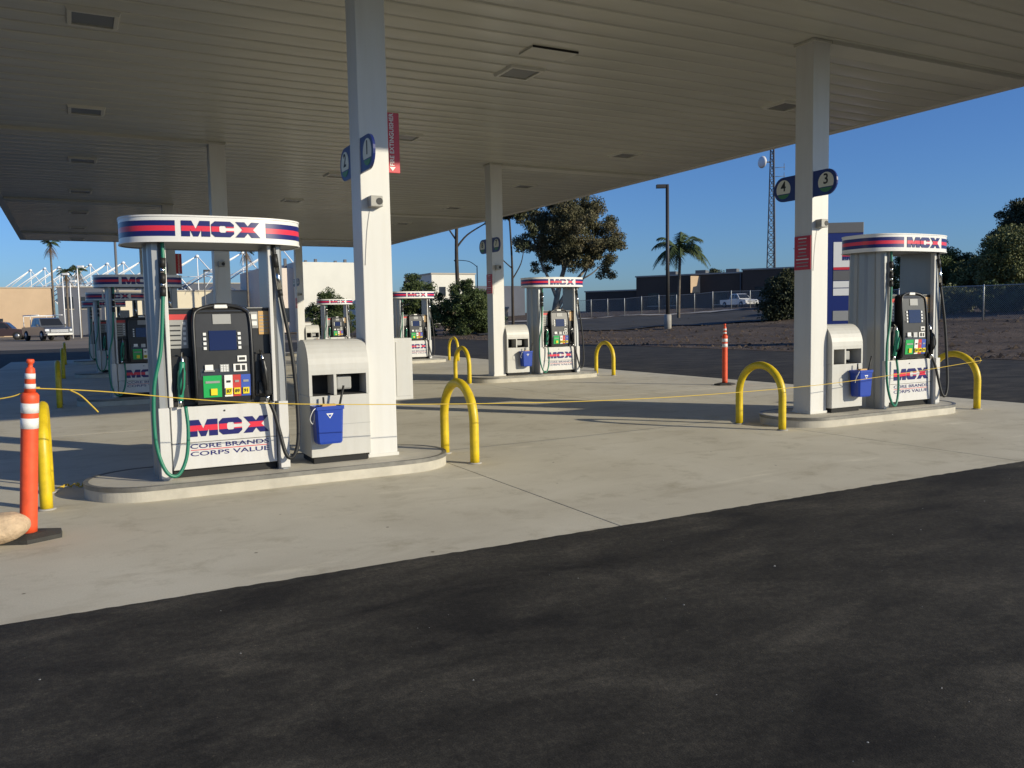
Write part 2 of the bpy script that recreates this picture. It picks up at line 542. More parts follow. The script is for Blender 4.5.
def text_mesh(txt, size, depth=0.001, sx=1.0, bold=0.0, align='CENTER'):
    """text in the xz plane facing -y, as a mesh"""
    cu = bpy.data.curves.new('text', 'FONT')
    cu.body = txt
    cu.size = size
    cu.extrude = depth
    cu.offset = bold
    cu.align_x = align
    cu.align_y = 'CENTER'
    cu.resolution_u = 3
    o = bpy.data.objects.new('text', cu)
    COL.objects.link(o)
    dg = bpy.context.evaluated_depsgraph_get()
    me = bpy.data.meshes.new_from_object(o.evaluated_get(dg))
    bpy.data.objects.remove(o)
    bpy.data.curves.remove(cu)
    me.transform(Matrix.Rotation(PI / 2, 4, 'X') @ Matrix.Diagonal((sx, 1, 1, 1)))
    return me
def text(name, txt, size, m, parent, loc, rot=(0, 0, 0), **k):
    me = text_mesh(txt, size, **k)
    me.materials.clear()
    me.materials.append(MATS[m])
    return place(name, me, parent, loc, rot)
def text_letters(name, txt, width, height, m, parent, loc):
    me = text_mesh(txt, 1.0, 0.02, 1.0, 0.012)
    xs_ = [v_.co.x for v_ in me.vertices]; zs_ = [v_.co.z for v_ in me.vertices]
    kx, kz = width / (max(xs_) - min(xs_)), height / (max(zs_) - min(zs_))
    xm, zm = (max(xs_) + min(xs_)) / 2, (max(zs_) + min(zs_)) / 2
    par = list(range(len(me.vertices)))
    def find(a):
        while par[a] != a:
            par[a] = par[par[a]]; a = par[a]
        return a
    for e_ in me.edges:
        par[find(e_.vertices[0])] = find(e_.vertices[1])
    groups = {}
    for p_ in me.polygons:
        groups.setdefault(find(p_.vertices[0]), []).append(tuple(p_.vertices))
    for fs_ in groups.values():
        ids = sorted({i for f in fs_ for i in f}); mp_ = {i: k for k, i in enumerate(ids)}
        q = MB()
        q.add([((me.vertices[i].co.x - xm) * kx, me.vertices[i].co.y * 0.05, (me.vertices[i].co.z - zm) * kz) for i in ids], [tuple(mp_[i] for i in f) for f in fs_])
        q.build(name, m, parent, loc)
    bpy.data.meshes.remove(me)

# ------------------------------------------------------------------ layout (x along the islands, y away through the rows)
A = 6.318          # column to column
B = 9.758          # row to row
H = 5.186          # ceiling
X0, X1 = -4.50, A + 4.99
Y0, Y1 = -4.72, 32.75
KERB = 0.13

def terr(x, y):
    t = min(max((x - 21.5) / 45, 0), 1)
    z = 2.1 * t * t * (3 - 2 * t)
    if x > 22:
        k = min((x - 22) / 4, 1)
        z += k * 0.16 * noise.noise(Vector((x * 0.22, y * 0.22, 1.3))) + k * 0.07 * noise.noise(Vector((x * 0.9, y * 0.9, 4)))
    return z

# ---- ground
mb = MB(); mb.add([(-900, -900, -0.10), (900, -900, -0.10), (900, 1500, -0.10), (-900, 1500, -0.10)], [(0, 1, 2, 3)])
tag(mb.build('ground', 'far_ground'), kind='structure')
# asphalt lot with ragged hand-finished edge against the pad
def sheet(name, m, outline, z):
    q = MB(); q.add([(x, y, z) for x, y in outline], [tuple(range(len(outline)))])
    return tag(q.build(name, m), kind='structure')
PADX0, PADX1, PADY0, PADY1 = -5.2, 10.8, -3.457, 34.0
rr = random.Random(3)
edge = []
nseg = 420
for i in range(nseg + 1):
    x = -9 + 24 * i / nseg
    j = 0.010 * noise.noise(Vector((x * 1.6, 0, 0))) + 0.012 * noise.noise(Vector((x * 14, 5, 0))) + rr.uniform(-.007, .007)
    edge.append((x, PADY0 + 0.02 + j))
bmq = MB()
vs_ = []
for x, y in edge:
    vs_.append((x, y, 0.010)); vs_.append((x, y - 0.10, 0.014))
n_ = len(edge)
ft = [(2 * i, 2 * i + 1, 2 * i + 3, 2 * i + 2) for i in range(n_ - 1)]
# vertical little face down to the pad
o_ = len(vs_)
for x, y in edge: vs_.append((x, y + 0.004, -0.03))
ft += [(2 * i, 2 * i + 2, o_ + i + 1, o_ + i) for i in range(n_ - 1)]
# main field
o2 = len(vs_)
vs_ += [(-120, -80, 0.014), (60, -80, 0.014), (-120, PADY0 - 0.08, 0.014), (60, PADY0 - 0.08, 0.014)]
ft += [(o2, o2 + 1, 2 * (n_ - 1) + 1, *[2 * i + 1 for i in range(n_ - 2, -1, -1)])]
ft += [(o2 + 1, o2 + 3, 2 * (n_ - 1) + 1), (o2, 1, o2 + 2)]
bmq.add(vs_, ft)
tag(bmq.build('asphalt_forecourt', 'asphalt'), kind='structure')
sheet('asphalt_lane', 'asphalt', [(PADX1 + 0.01, PADY0 - 0.05), (23.5, PADY0 - 0.05), (23.5, 54), (PADX1 + 0.01, 54)], -0.014)
sheet('asphalt_back_lot', 'asphalt', [(-60, PADY1 + 0.01), (PADX1, PADY1 + 0.01), (PADX1, 56), (-60, 56)], -0.018)
sheet('asphalt_side_lot', 'asphalt', [(-60, PADY0), (PADX0 - 0.01, PADY0), (PADX0 - 0.01, PADY1), (-60, PADY1)], -0.022)

# ---- concrete pad of slabs
pad = MB(); pad.add([(PADX0, PADY0, -0.028), (PADX1, PADY0, -0.028), (PADX1, PADY1, -0.028), (PADX0, PADY1, -0.028)], [(0, 1, 2, 3)])
pad = tag(pad.build('concrete_pad', 'joint_filler'), kind='structure')
xs = [PADX0, 0.70, A - 0.70, PADX1]
ys = [PADY0, 4.9, 14.65, 24.4, PADY1]
for i in range(3):
    for j in range(4):
        q = MB(); e = 0.005
        q.bbox(xs[i] + e, xs[i + 1] - e, ys[j] + e, ys[j + 1] - e, -0.027, 0.0, 0.004)
        q.build('slab', 'concrete', pad)

# ---- dirt lot
def grid(name, m, x0, x1, y0, y1, nx, ny, dz=0.0, px=1.0):
    q = MB(); vv = []
    for j in range(ny + 1):
        for i in range(nx + 1):
            x = x0 + (x1 - x0) * (i / nx) ** px; y = y0 + (y1 - y0) * j / ny
            vv.append((x, y, terr(x, y) + dz))
    q.add(vv, [(j * (nx + 1) + i, j * (nx + 1) + i + 1, (j + 1) * (nx + 1) + i + 1, (j + 1) * (nx + 1) + i) for j in range(ny) for i in range(nx)], True)
    return tag(q.build(name, m), kind='structure')
grid('dirt_lot', 'dirt', 22.0, 130, -40, 130, 190, 240, 0.0, 1.6)
# clods
q = MB(); r = random.Random(11)
for k in range(5200):
    x = 22.4 + 26 * r.random() ** 1.5; y = r.uniform(-2, 52)
    s_ = 0.025 + 0.13 * r.random() ** 4
    z = terr(x, y)
    vv = [(x + s_ * r.uniform(.6, 1.3) * dx, y + s_ * r.uniform(.6, 1.3) * dy, z + s_ * r.uniform(.5, 1.1) * dz) for dx, dy, dz in ((1, 0, 0), (0, 1, 0), (-1, 0, 0), (0, -1, 0), (0, 0, 1), (0, 0, -1))]
    q.add(vv, [(0, 1, 4), (1, 2, 4), (2, 3, 4), (3, 0, 4), (1, 0, 5), (2, 1, 5), (3, 2, 5), (0, 3, 5)])
tag(q.build('dirt_clods', 'clod'), 'loose brown clods and stones on the dirt lot', 'clods', kind='stuff')
# little stones on the asphalt
q = MB(); r = random.Random(5)
for k in range(90):
    x = r.uniform(-6, 7); y = r.uniform(-7.6, -3.6); s_ = 0.0025 + 0.006 * r.random() ** 5
    vv = [(x + s_ * r.uniform(.6, 1.5) * dx, y + s_ * r.uniform(.6, 1.5) * dy, 0.014 + s_ * .8 * dz) for dx, dy, dz in ((1, 0, 0), (0, 1, 0), (-1, 0, 0), (0, -1, 0), (0, 0, 1))]
    q.add(vv, [(0, 1, 4), (1, 2, 4), (2, 3, 4), (3, 0, 4), (3, 2, 1, 0)])
tag(q.build('loose_grit', 'label_grey'), 'pale grit scattered on the dark asphalt', 'grit', kind='stuff')
# road and kerb on the slope behind
def strip(name, m, a, b, c_, d, n, k, dz):
    q = MB(); vv = []
    a, b, c_, d = [Vector((*p, 0)) for p in (a, b, c_, d)]
    for j in range(k + 1):
        for i in range(n + 1):
            p = a.lerp(b, i / n).lerp(d.lerp(c_, i / n), j / k)
            vv.append((p.x, p.y, terr(p.x, p.y) + dz))
    q.add(vv, [(j * (n + 1) + i, j * (n + 1) + i + 1, (j + 1) * (n + 1) + i + 1, (j + 1) * (n + 1) + i) for j in range(k) for i in range(n)], True)
    return tag(q.build(name, m), kind='structure')
strip('service_road', 'road_asphalt', (26, 52), (46, 32.5), (52.6, 51.8), (38, 79), 50, 24, 0.07)
strip('roadside_kerb', 'kerb_concrete', (52.6, 51.8), (38, 79), (39.6, 79.6), (54.2, 52.4), 50, 3, 0.16)

# ------------------------------------------------------------------ canopy
can = empty('fuel_canopy', (0, 0, 0))
tag(can, 'huge pale flat canopy with ribbed metal ceiling over the pump islands', 'canopy')
P = 0.4095
npan = int(round((Y1 - Y0) / P)); P = (Y1 - Y0) / npan
q = MB()
prof = []
for k in range(9):
    t = -0.5 + k / 8
    prof.append((t * (P - 0.0015), 0.0075 * (2 * t) ** 2 - 0.004))
prof = [(prof[0][0], 0.05)] + prof + [(prof[-1][0], 0.05)]
xa, xb = X0 + 0.2, X1 - 0.2
vv = []; nx = 1
for x in (xa, xb):
    vv += [(x, y, z) for y, z in prof]
n = len(prof)
q.add(vv, [(i, i + 1, n + i + 1, n + i) for i in range(n - 1)], True)
pm = q.mesh('panel', 'ceiling_panel')
r = random.Random(2)
for k in range(npan):
    o = place('panel', pm, can, (0, Y0 + P * (k + 0.5), H + r.uniform(-0.0015, 0.0015)), (r.uniform(-.006, .006), 0, 0))
q = MB().box(X0 + 0.2, X1 - 0.2, Y0 + 0.2, Y1 - 0.2, H + 0.06, H + 0.3)
q.build('deck', 'roof_grey', can)
q = MB()
q.box(X0, X0 + 0.2, Y0, Y1, H - 0.012, H + 0.95); q.build('fascia', 'trim_white', can)
MB().box(X1 - 0.2, X1, Y0, Y1, H - 0.012, H + 0.95).build('fascia', 'trim_white', can)
MB().box(X0 + 0.2, X1 - 0.2, Y0, Y0 + 0.2, H - 0.012, H + 0.95).build('fascia', 'trim_white', can)
MB().box(X0 + 0.2, X1 - 0.2, Y1 - 0.2, Y1, H - 0.012, H + 0.95).build('fascia', 'trim_white', can)
for j in range(4):
    y = j * B
    MB().bbox(X0 + 0.21, -0.165, y - 0.19, y + 0.19, H - 0.055, H + 0.03, 0.006).build('beam_cover', 'beam_cover', can)
    MB().bbox(A + 0.165, X1 - 0.21, y - 0.19, y + 0.19, H - 0.055, H + 0.03, 0.006).build('beam_cover', 'beam_cover', can)
# recessed lamps
lf = MB()
o_, i_, z0, z1 = 0.30, 0.225, -0.036, 0.02
pts = [(-o_, -o_, z1), (o_, -o_, z1), (o_, o_, z1), (-o_, o_, z1), (-o_ + .03, -o_ + .03, z0), (o_ - .03, -o_ + .03, z0), (o_ - .03, o_ - .03, z0), (-o_ + .03, o_ - .03, z0),
       (-i_, -i_, z0), (i_, -i_, z0), (i_, i_, z0), (-i_, i_, z0), (-i_, -i_, z0 + .018), (i_, -i_, z0 + .018), (i_, i_, z0 + .018), (-i_, i_, z0 + .018)]
fs = []
for a_, b_ in ((0, 4), (4, 8), (8, 12)):
    fs += [(a_ + k, a_ + (k + 1) % 4, b_ + (k + 1) % 4, b_ + k) for k in range(4)]
lf.add(pts, fs)
lfm = lf.mesh('lamp_frame', 'lamp_frame')
lens = MB(); lens.add([(-i_ - .01, -i_ - .01, z0 + .016), (i_ + .01, -i_ - .01, z0 + .016), (i_ + .01, i_ + .01, z0 + .016), (-i_ - .01, i_ + .01, z0 + .016)], [(3, 2, 1, 0)])
lens = lens.mesh('lamp_lens', 'lamp_lens')
lrow = 0
names_u = {0: 'left', 1: 'middle', 2: 'right'}
ordn = ['nearest', 'second', 'third', 'fourth', 'fifth', 'sixth', 'seventh', 'farthest']
for cx_i, lx in enumerate((-2.38, 3.30, 8.55)):
    for j in range(7):
        ly = 2.93 + j * 4.82 - 0.12 * cx_i
        if ly > Y1 - 0.8: continue
        t = empty('canopy_lamp', (lx, ly, H - 0.004))
        place('frame', lfm, t); place('lens', lens, t)
        nm = ordn[j] if j < 6 else 'farthest'
        tag(t, 'square recessed ceiling lamp, %s of the %s line under the canopy' % (nm, names_u[cx_i]), 'lamp', 'lamps set into the canopy ceiling')
# half-open hatch in the ceiling
t = empty('ceiling_hatch', (3.24, 1.78, H - 0.02)); tag(t, 'slightly ajar thin access flap in the canopy ceiling', 'hatch')
MB().box(-0.36, 0.36, -0.142, -0.13, -0.012, 0.02).build('gap', 'dark_gap', t)
MB().box(-0.36, 0.36, -0.128, 0.26, -0.010, 0.02).build('flap', 'beam_cover', t)

# ------------------------------------------------------------------ columns
W = 0.155
def column(x, y, na, nb, rowi, side):
    where = {0: 'nearest row', 1: 'second row', 2: 'third row', 3: 'farthest row'}[rowi]
    t = empty('canopy_column', (x, y, KERB + 0.001))
    tag(t, 'square white canopy column with pump numbers %s and %s, %s side of the %s' % (na, nb, side, where), 'column', 'white square columns carrying the canopy')
    MB().bbox(-W, W, -W, W, 0, H - KERB + 0.03, 0.008).build('shaft', 'column_paint', t)
    MB().bbox(-W - .012, W + .012, -W - .012, W + .012, 0.0, 0.035, 0.004).build('base_plate', 'trim_white', t)
    MB().bbox(-W - .02, W + .02, -W - .02, W + .02, H - KERB - 0.045, H - KERB - 0.006, 0.004).build('collar', 'beam_cover', t)
    # number flags, facing -x, one to each side lane
    for s, num in ((-1, na), (1, nb)):
        zc = (3.19 if (rowi, side) == (0, 'left') else 3.26) - KERB; hh = 0.17; L = 0.40
        pts = [(s * (W + 0.001), zc - hh), (s * (W + L - hh), zc - hh)] + [(s * (W + L - hh + hh * math.cos(a_)), zc + hh * math.sin(a_)) for a_ in [(-0.5 + k / 12) * PI for k in range(1, 12)]] + [(s * (W + L - hh), zc + hh), (s * (W + 0.001), zc + hh)]
        f = MB().prism(pts, 'x', -W + 0.012, -W + 0.036).build('number_sign', 'sign_navy', t)
        cy_ = s * (W + L - hh - 0.01)
        d = [(cy_ + 0.13 * math.cos(2 * PI * k / 24), zc + 0.13 * math.sin(2 * PI * k / 24)) for k in range(24)]
        dt = [(cy_ + 0.13 * math.cos(a_), zc + 0.13 * math.sin(a_)) for a_ in [math.radians(-28 + k * 236 / 20) for k in range(21)]]
        MB().prism(dt, 'x', -W + 0.008, -W + 0.012).build('disc', 'disc_cream', f)
        db = [(cy_ + 0.13 * math.cos(a_), zc + 0.13 * math.sin(a_)) for a_ in [math.radians(-146 + k * 112 / 10) for k in range(11)]]
        MB().prism(db, 'x', -W + 0.008, -W + 0.0119).build('disc', 'disc_green', f)
        text('digit', num, 0.19 if len(num) == 1 else 0.15, 'ink', f, (-W + 0.0065, cy_, zc + 0.035), (0, 0, -PI / 2), bold=0.003)
    # little loudspeaker on the lane face
    sp = MB().bbox(-0.085, 0.045, -W - 0.10, -W + 0.002, 2.68 - KERB, 2.79 - KERB, 0.008).build('speaker', 'speaker_grey', t)
    c18 = [(0.008 + 0.034 * math.cos(2 * PI * k / 18), 2.735 - KERB + 0.034 * math.sin(2 * PI * k / 18)) for k in range(18)]
    MB().prism(c18, 'y', -W - 0.105, -W - 0.099).build('speaker_cone', 'ink', sp)
    MB().tube(smooth_path([(-0.06, -W - 0.006, 2.68 - KERB), (-0.10, -W - 0.006, 2.45 - KERB), (-0.13, -W - 0.006, 2.1 - KERB)], 4), 0.0025, 5).build('cable', 'cabinet_grey', sp)
    if side == 'right':
        s_ = MB().bbox(-W - 0.012, -W - 0.002, -0.145, 0.145, 2.12 - KERB, 2.58 - KERB, 0.003).build('safety_sign', 'sign_red', t)
        r = random.Random(4)
        for k in range(9):
            zz = 2.545 - KERB - k * 0.047
            hw = r.uniform(0.06, 0.115)
            MB().box(-W - 0.0145, -W - 0.0118, -hw, hw, zz - 0.008, zz + 0.006).build('text_line', 'label_grey' if k % 3 else 'label_white', s_)
    if side == 'left' and rowi in (0, 2):
        f = MB().bbox(W + 0.004, W + 0.20, 0.06, 0.075, 3.08 - KERB, 3.70 - KERB, 0.004).build('extinguisher_sign', 'sign_red', t)
        text('sign_text', 'FIRE EXTINGUISHER', 0.066, 'label_white', f, (W + 0.115, 0.0565, 3.42 - KERB), (0, -PI / 2, 0), sx=0.92, bold=0.0008)
        MB().prism([(W + 0.082, 3.14 - KERB), (W + 0.115, 3.10 - KERB), (W + 0.148, 3.14 - KERB)], 'y', 0.0555, 0.0601).build('arrow', 'label_white', f)
        b_ = MB().bbox(W + 0.002, W + 0.215, -0.10, 0.13, 0.70 - KERB, 1.35 - KERB, 0.008).build('extinguisher_box', 'cabinet_grey', t)
        MB().bbox(W + 0.03, W + 0.19, -0.106, -0.099, 0.74 - KERB, 1.31 - KERB, 0.003).build('box_door', 'cabinet_grey', b_)
    return t
nums = [('1', '2', '3', '4'), ('5', '6', '7', '8'), ('9', '10', '11', '12'), ('13', '14', '15', '16')]
for j in range(4):
    column(0, j * B, nums[j][0], nums[j][1], j, 'left')
    column(A, j * B, nums[j][2], nums[j][3], j, 'right')

# ------------------------------------------------------------------ islands
IL, IR, IW = -2.78, 0.72, 0.56
def stadium(x0, x1, w_, n=44):
    pts = [(x1 - w_ + w_ * math.cos(a_), w_ * math.sin(a_)) for a_ in [-PI / 2 + PI * k / n for k in range(n + 1)]]
    pts += [(x0 + w_ + w_ * math.cos(a_), w_ * math.sin(a_)) for a_ in [PI / 2 + PI * k / n for k in range(n + 1)]]
    return pts
ROWS = ['nearest', 'second', 'third', 'farthest']
cxI = (IL + IR) / 2
body = MB().prism(stadium(IL - cxI, IR - cxI, IW), 'z', 0.0005, KERB - 0.006).mesh('kerb', 'island_concrete')
nos = MB()
so_, si_ = stadium(IL - cxI - .006, IR - cxI + .006, IW + .006), stadium(IL - cxI + .035, IR - cxI - .035, IW - .035)
n = len(so_)
vv = [(x, y, KERB - 0.035) for x, y in so_] + [(x, y, KERB + .004) for x, y in so_] + [(x, y, KERB + .004) for x, y in si_] + [(x, y, KERB - .02) for x, y in si_]
nos.add(vv, [(a_ * n + k, a_ * n + (k + 1) % n, (a_ + 1) * n + (k + 1) % n, (a_ + 1) * n + k) for a_ in range(3) for k in range(n)])
nos = nos.mesh('steel_edge', 'steel_nosing')
top = MB().prism(stadium(IL - cxI + .036, IR - cxI - .036, IW - .036), 'z', KERB - 0.02, KERB).mesh('top_fill', 'island_concrete')
for j in range(4):
    for x, sd in ((cxI, 'left'), (A - cxI, 'right')):
        t = empty('pump_island', (x, j * B, 0))
        place('kerb', body, t); place('steel_edge', nos, t); place('top_fill', top, t)
        tag(t, 'raised concrete pump island with rounded ends, %s side of the %s row' % (sd, ROWS[j]), 'island', 'pump islands under the canopy')

# ------------------------------------------------------------------ fuel dispenser
LET = {'M': ([(0, 0), (.5, 0), (.5, .46), (.70, 0), (.98, 0), (1.18, .46), (1.18, 0), (1.7, 0), (1.7, 1), (1.10, 1), (.85, .46), (.60, 1), (0, 1)], 1.7),
       'C': ([(.22, 0), (1.15, 0), (1.38, .2), (1.38, .40), (.92, .40), (.86, .28), (.56, .28), (.48, .36), (.48, .64), (.56, .72), (.86, .72), (.92, .60), (1.38, .60), (1.38, .8), (1.15, 1), (.22, 1), (0, .8), (0, .2)], 1.38),
       'X': ([(0, 0), (.56, 0), (.79, .29), (1.02, 0), (1.58, 0), (1.12, .51), (1.55, 1), (1.02, 1), (.79, .73), (.58, 1), (.03, 1), (.45, .51)], 1.58)}
def mcx(parent, xc, z0, width, height, yf):
    tot = 1.7 + 1.38 + 1.58 + 0.16
    kx = width / tot
    x = xc - width / 2
    for ch in 'MCX':
        pts, wd = LET[ch]
        q = MB().prism([(x + px_ * kx, z0 + pz * height) for px_, pz in pts], 'y', -0.003, 0.001)
        if callable(yf):
            bm_ = bmesh.new()
            bv = [bm_.verts.new(p_) for p_ in q.v]
            for f_ in q.f: bm_.faces.new([bv[i_] for i_ in f_])
            bm_.normal_update()
            bmesh.ops.triangulate(bm_, faces=bm_.faces[:], ngon_method="EAR_CLIP")
            xx_ = x + 0.02
            while xx_ < x + wd * kx:
                bmesh.ops.bisect_plane(bm_, geom=bm_.verts[:] + bm_.edges[:] + bm_.faces[:], plane_co=(xx_, 0, 0), plane_no=(1, 0, 0))
                xx_ += 0.02
            bm_.verts.index_update()
            q = MB().add([v_.co[:] for v_ in bm_.verts], [[u_.index for u_ in f_.verts] for f_ in bm_.faces])
            bm_.free()
        q.v = [(a_, b_ + (yf(a_) if callable(yf) else yf), c_) for a_, b_, c_ in q.v]
        q.build('letter', 'letter_print', parent)
        x += (wd + 0.08) * kx

def hose(path, rad, name, m, parent):
    return MB().tube(smooth_path(path, 6), rad, 8).build(name, m, parent)

def dispenser():
    t = empty('fuel_dispenser', (0, 0, 0))
    MB().box(-0.46, 0.46, -0.24, 0.24, 0, 0.075).build('plinth', 'dark_gap', t)
    # end pylons with faceted outer face
    for s in (-1, 1):
        prof = [(0.0, -0.30), (0.035, -0.335), (0.085, -0.335), (0.112, -0.285), (0.118, -0.21), (0.098, -0.16), (0.104, -0.04), (0.132, 0.0), (0.132, 0.10), (0.104, 0.16), (0.118, 0.21), (0.112, 0.285), (0.085, 0.335), (0.035, 0.335), (0.0, 0.30)]
        xi = 0.475
        q = MB()
        zs = [0.0, 0.5, 1.1, 1.7, 2.145]
        ins = [0.0, 0.0, 0.0, 0.004, 0.012]
        vv = []
        for z, d in zip(zs, ins):
            k = 1 - 0.10 * (z / 2.13)
            vv += [(s * (xi + dx * (1 if dx == 0 else 1)), y * k, z) for dx, y in prof]
        n = len(prof)
        fs = [(a_ * n + k, a_ * n + (k + 1) % n, (a_ + 1) * n + (k + 1) % n, (a_ + 1) * n + k) for a_ in range(len(zs) - 1) for k in range(n)]
        if s < 0: fs = [f[::-1] for f in fs]
        q.add(vv, fs)
        q.f.append(tuple(range(n)) if s < 0 else tuple(range(n))[::-1])
        q.f.append(tuple(range((len(zs) - 1) * n, len(zs) * n))[::(1 if s > 0 else -1)])
        p = q.build('pylon', 'silver', t)
        MB().bbox(s * 0.462 - 0.017, s * 0.462 + 0.017, -0.325, -0.26, 0.66, 2.138, 0.006).build('edge_strip', 'panel_white', p)
        MB().bbox(s * xi + (0.012 if s > 0 else -0.10), s * xi + (0.10 if s > 0 else -0.012), -0.352, -0.30, 0.02, 0.66, 0.004).build('foot_cover', 'panel_white', p)
    # lower cabinet: two boards with a shadow gap
    lo = MB().bbox(-0.468, 0.468, -0.285, 0.285, 0.076, 0.318, 0.006).build('lower_panel', 'panel_white', t)
    hi = MB().bbox(-0.468, 0.468, -0.285, 0.285, 0.322, 0.655, 0.006).build('lower_panel', 'panel_white', t)
    MB().prism([(0.0 + 0.009 * math.cos(2 * PI * k / 10), 0.60 + 0.009 * math.sin(2 * PI * k / 10)) for k in range(10)], 'y', -0.289, -0.284).build('lock', 'ink', hi)
    mcx(hi, 0.04, 0.375, 0.72, 0.155, -0.286)
    text_letters('slogan_letter', 'CORE BRANDS', 0.71, 0.042, 'navy', lo, (0.04, -0.2865, 0.285))
    MB().box(-0.31, 0.39, -0.288, -0.284, 0.247, 0.253).build('red_rule', 'red', lo)
    text_letters('slogan_letter', 'CORPS VALUE', 0.71, 0.042, 'navy', lo, (0.04, -0.2865, 0.215))
    # electronics head
    hd = MB().bbox(-0.470, 0.470, -0.245, 0.245, 0.657, 1.545, 0.012).build('head', 'black_plastic', t)
    MB().bbox(-0.472, 0.472, -0.25, 0.25, 1.546, 1.556, 0.003).build('head_cap', 'label_grey', hd)
    # door wedge (side profile y,z)
    dp = [(-0.24, 0.66), (-0.345, 0.68), (-0.365, 0.90), (-0.355, 1.20), (-0.325, 1.50), (-0.30, 1.545), (-0.24, 1.56)]
    door = MB().prism(dp, 'x', -0.235, 0.245).build('door', 'black_plastic', t)
    # arched silver frame of the door, standing proud and following the slope
    def slope(z):
        for (y1, z1), (y2, z2) in zip(dp[1:], dp[2:]):
            if z <= z2 + 1e-6:
                return y1 + (y2 - y1) * max(0, (z - z1)) / max(z2 - z1, 1e-6)
        return -0.26
    def on_door(x0, x1, z0, z1, name, m, pr=0.006, par=None):
        q = MB(); ya, yb = slope(z0), slope(z1)
        vv = [(x0, ya - pr, z0), (x1, ya - pr, z0), (x1, yb - pr, z1), (x0, yb - pr, z1), (x0, ya + .004, z0), (x1, ya + .004, z0), (x1, yb + .004, z1), (x0, yb + .004, z1)]
        q.add(vv, [(0, 1, 2, 3), (0, 4, 5, 1), (1, 5, 6, 2), (2, 6, 7, 3), (3, 7, 4, 0)])
        return q.build(name, m, par or door)
    fr = [(-0.242, 0.70), (-0.246, 1.1), (-0.242, 1.45), (-0.20, 1.535), (-0.10, 1.568), (0.005, 1.578), (0.11, 1.568), (0.21, 1.535), (0.252, 1.45), (0.256, 1.1), (0.252, 0.70)]
    MB().tube([(x, (slope(min(z, 1.52)) if z < 1.53 else -0.30 + 0.5 * (z - 1.56)) - 0.006, z) for x, z in smooth_path2(fr)], 0.017, 6).build('door_frame', 'black_plastic', door)
    MB().tube([(x * 1.045 - 0.0, (slope(min(z, 1.52)) if z < 1.53 else -0.30 + 0.5 * (z - 1.56)) + 0.004, z + 0.012) for x, z in smooth_path2(fr[4:])], 0.009, 6).build('door_trim', 'chrome', door)
    on_door(-0.205, 0.215, 0.93, 1.53, 'door_face', 'door_panel', 0.004)
    MB().bbox(-0.055, 0.065, -0.315, -0.285, 1.548, 1.584, 0.008).build('top_label', 'label_white', door)
    on_door(-0.075, 0.085, 1.405, 1.495, 'small_display', 'label_grey', 0.008)
    on_door(-0.115, 0.125, 1.165, 1.345, 'screen', 'screen_blue', 0.009)
    for sx_ in (-0.155, 0.15):
        for k in range(4):
            z = 1.185 + k * 0.043
            on_door(sx_ - 0.012, sx_ + 0.014, z - 0.012, z + 0.014, 'soft_key', 'key_white', 0.012)
    on_door(-0.165, -0.095, 0.985, 1.035, 'card_reader', 'label_white', 0.02)
    on_door(-0.175, -0.085, 0.972, 0.986, 'card_reader_lip', 'label_grey', 0.03)
    kp = on_door(-0.035, 0.045, 0.965, 1.035, 'keypad', 'label_grey', 0.012)
    for a_ in range(3):
        for b_ in range(4):
            on_door(-0.028 + a_ * 0.024, -0.010 + a_ * 0.024, 0.970 + b_ * 0.016, 0.981 + b_ * 0.016, 'keypad_key', 'key_white', 0.016, door)
    on_door(0.125, 0.205, 1.055, 1.11, 'receipt_slot', 'label_white', 0.010)
    on_door(0.138, 0.192, 1.070, 1.095, 'receipt_mouth', 'ink', 0.013)
    on_door(0.085, 0.205, 0.965, 1.035, 'sticker', 'label_white', 0.010)
    on_door(0.105, 0.145, 0.975, 1.025, 'sticker_print', 'ink', 0.012)
    on_door(0.16, 0.19, 0.975, 1.022, 'sticker_print', 'ink', 0.012)
    # grade buttons
    for x0, x1, m in ((-0.185, -0.025, 'grade_green'), (0.0, 0.072, 'label_white'), (0.074, 0.146, 'grade_red'), (0.148, 0.232, 'grade_blue')):
        gp = on_door(x0, x1, 0.735, 0.935, 'grade_placard', m, 0.008)
        xc = (x0 + x1) / 2 + (0.01 if x0 < -.1 else 0)
        on_door(xc - 0.028, xc + 0.028, 0.755, 0.815, 'grade_button', 'button_yellow', 0.022)
        if x0 > -0.1:
            n_ = {0.0: '87', 0.074: '89', 0.148: '91'}[x0]
            text('grade_number', n_, 0.042, 'ink', door, (xc, slope(0.785) - 0.0245, 0.785), bold=0.0012)
        on_door(x0 + 0.018, x1 - 0.018, 0.865, 0.885, 'placard_print', 'ink' if m == 'label_white' else 'label_grey', 0.010)
    # wing placards
    pl = MB().box(-0.445, -0.285, -0.253, -0.244, 1.19, 1.50).build('notice', 'label_grey', hd)
    MB().box(-0.445, -0.285, -0.256, -0.2525, 1.45, 1.50).build('notice_header', 'grade_red', hd)
    for k in range(5):
        MB().box(-0.435, -0.345, -0.2555, -0.2525, 1.215 + k * 0.044, 1.227 + k * 0.044).build('notice_line', 'black_plastic', hd)
        MB().box(-0.325, -0.30, -0.2555, -0.2525, 1.22 + k * 0.046, 1.245 + k * 0.046).build('notice_mark', 'label_white', hd)
    MB().box(0.275, 0.345, -0.253, -0.244, 1.36, 1.515).build('notice', 'label_grey', hd)
    MB().box(0.285, 0.335, -0.256, -0.2525, 1.385, 1.425).build('notice_mark', 'label_white', hd)
    MB().box(0.285, 0.335, -0.256, -0.2525, 1.445, 1.49).build('notice_mark', 'label_white', hd)
    MB().box(0.35, 0.46, -0.254, -0.244, 1.30, 1.52).build('notice', 'label_tan', hd)
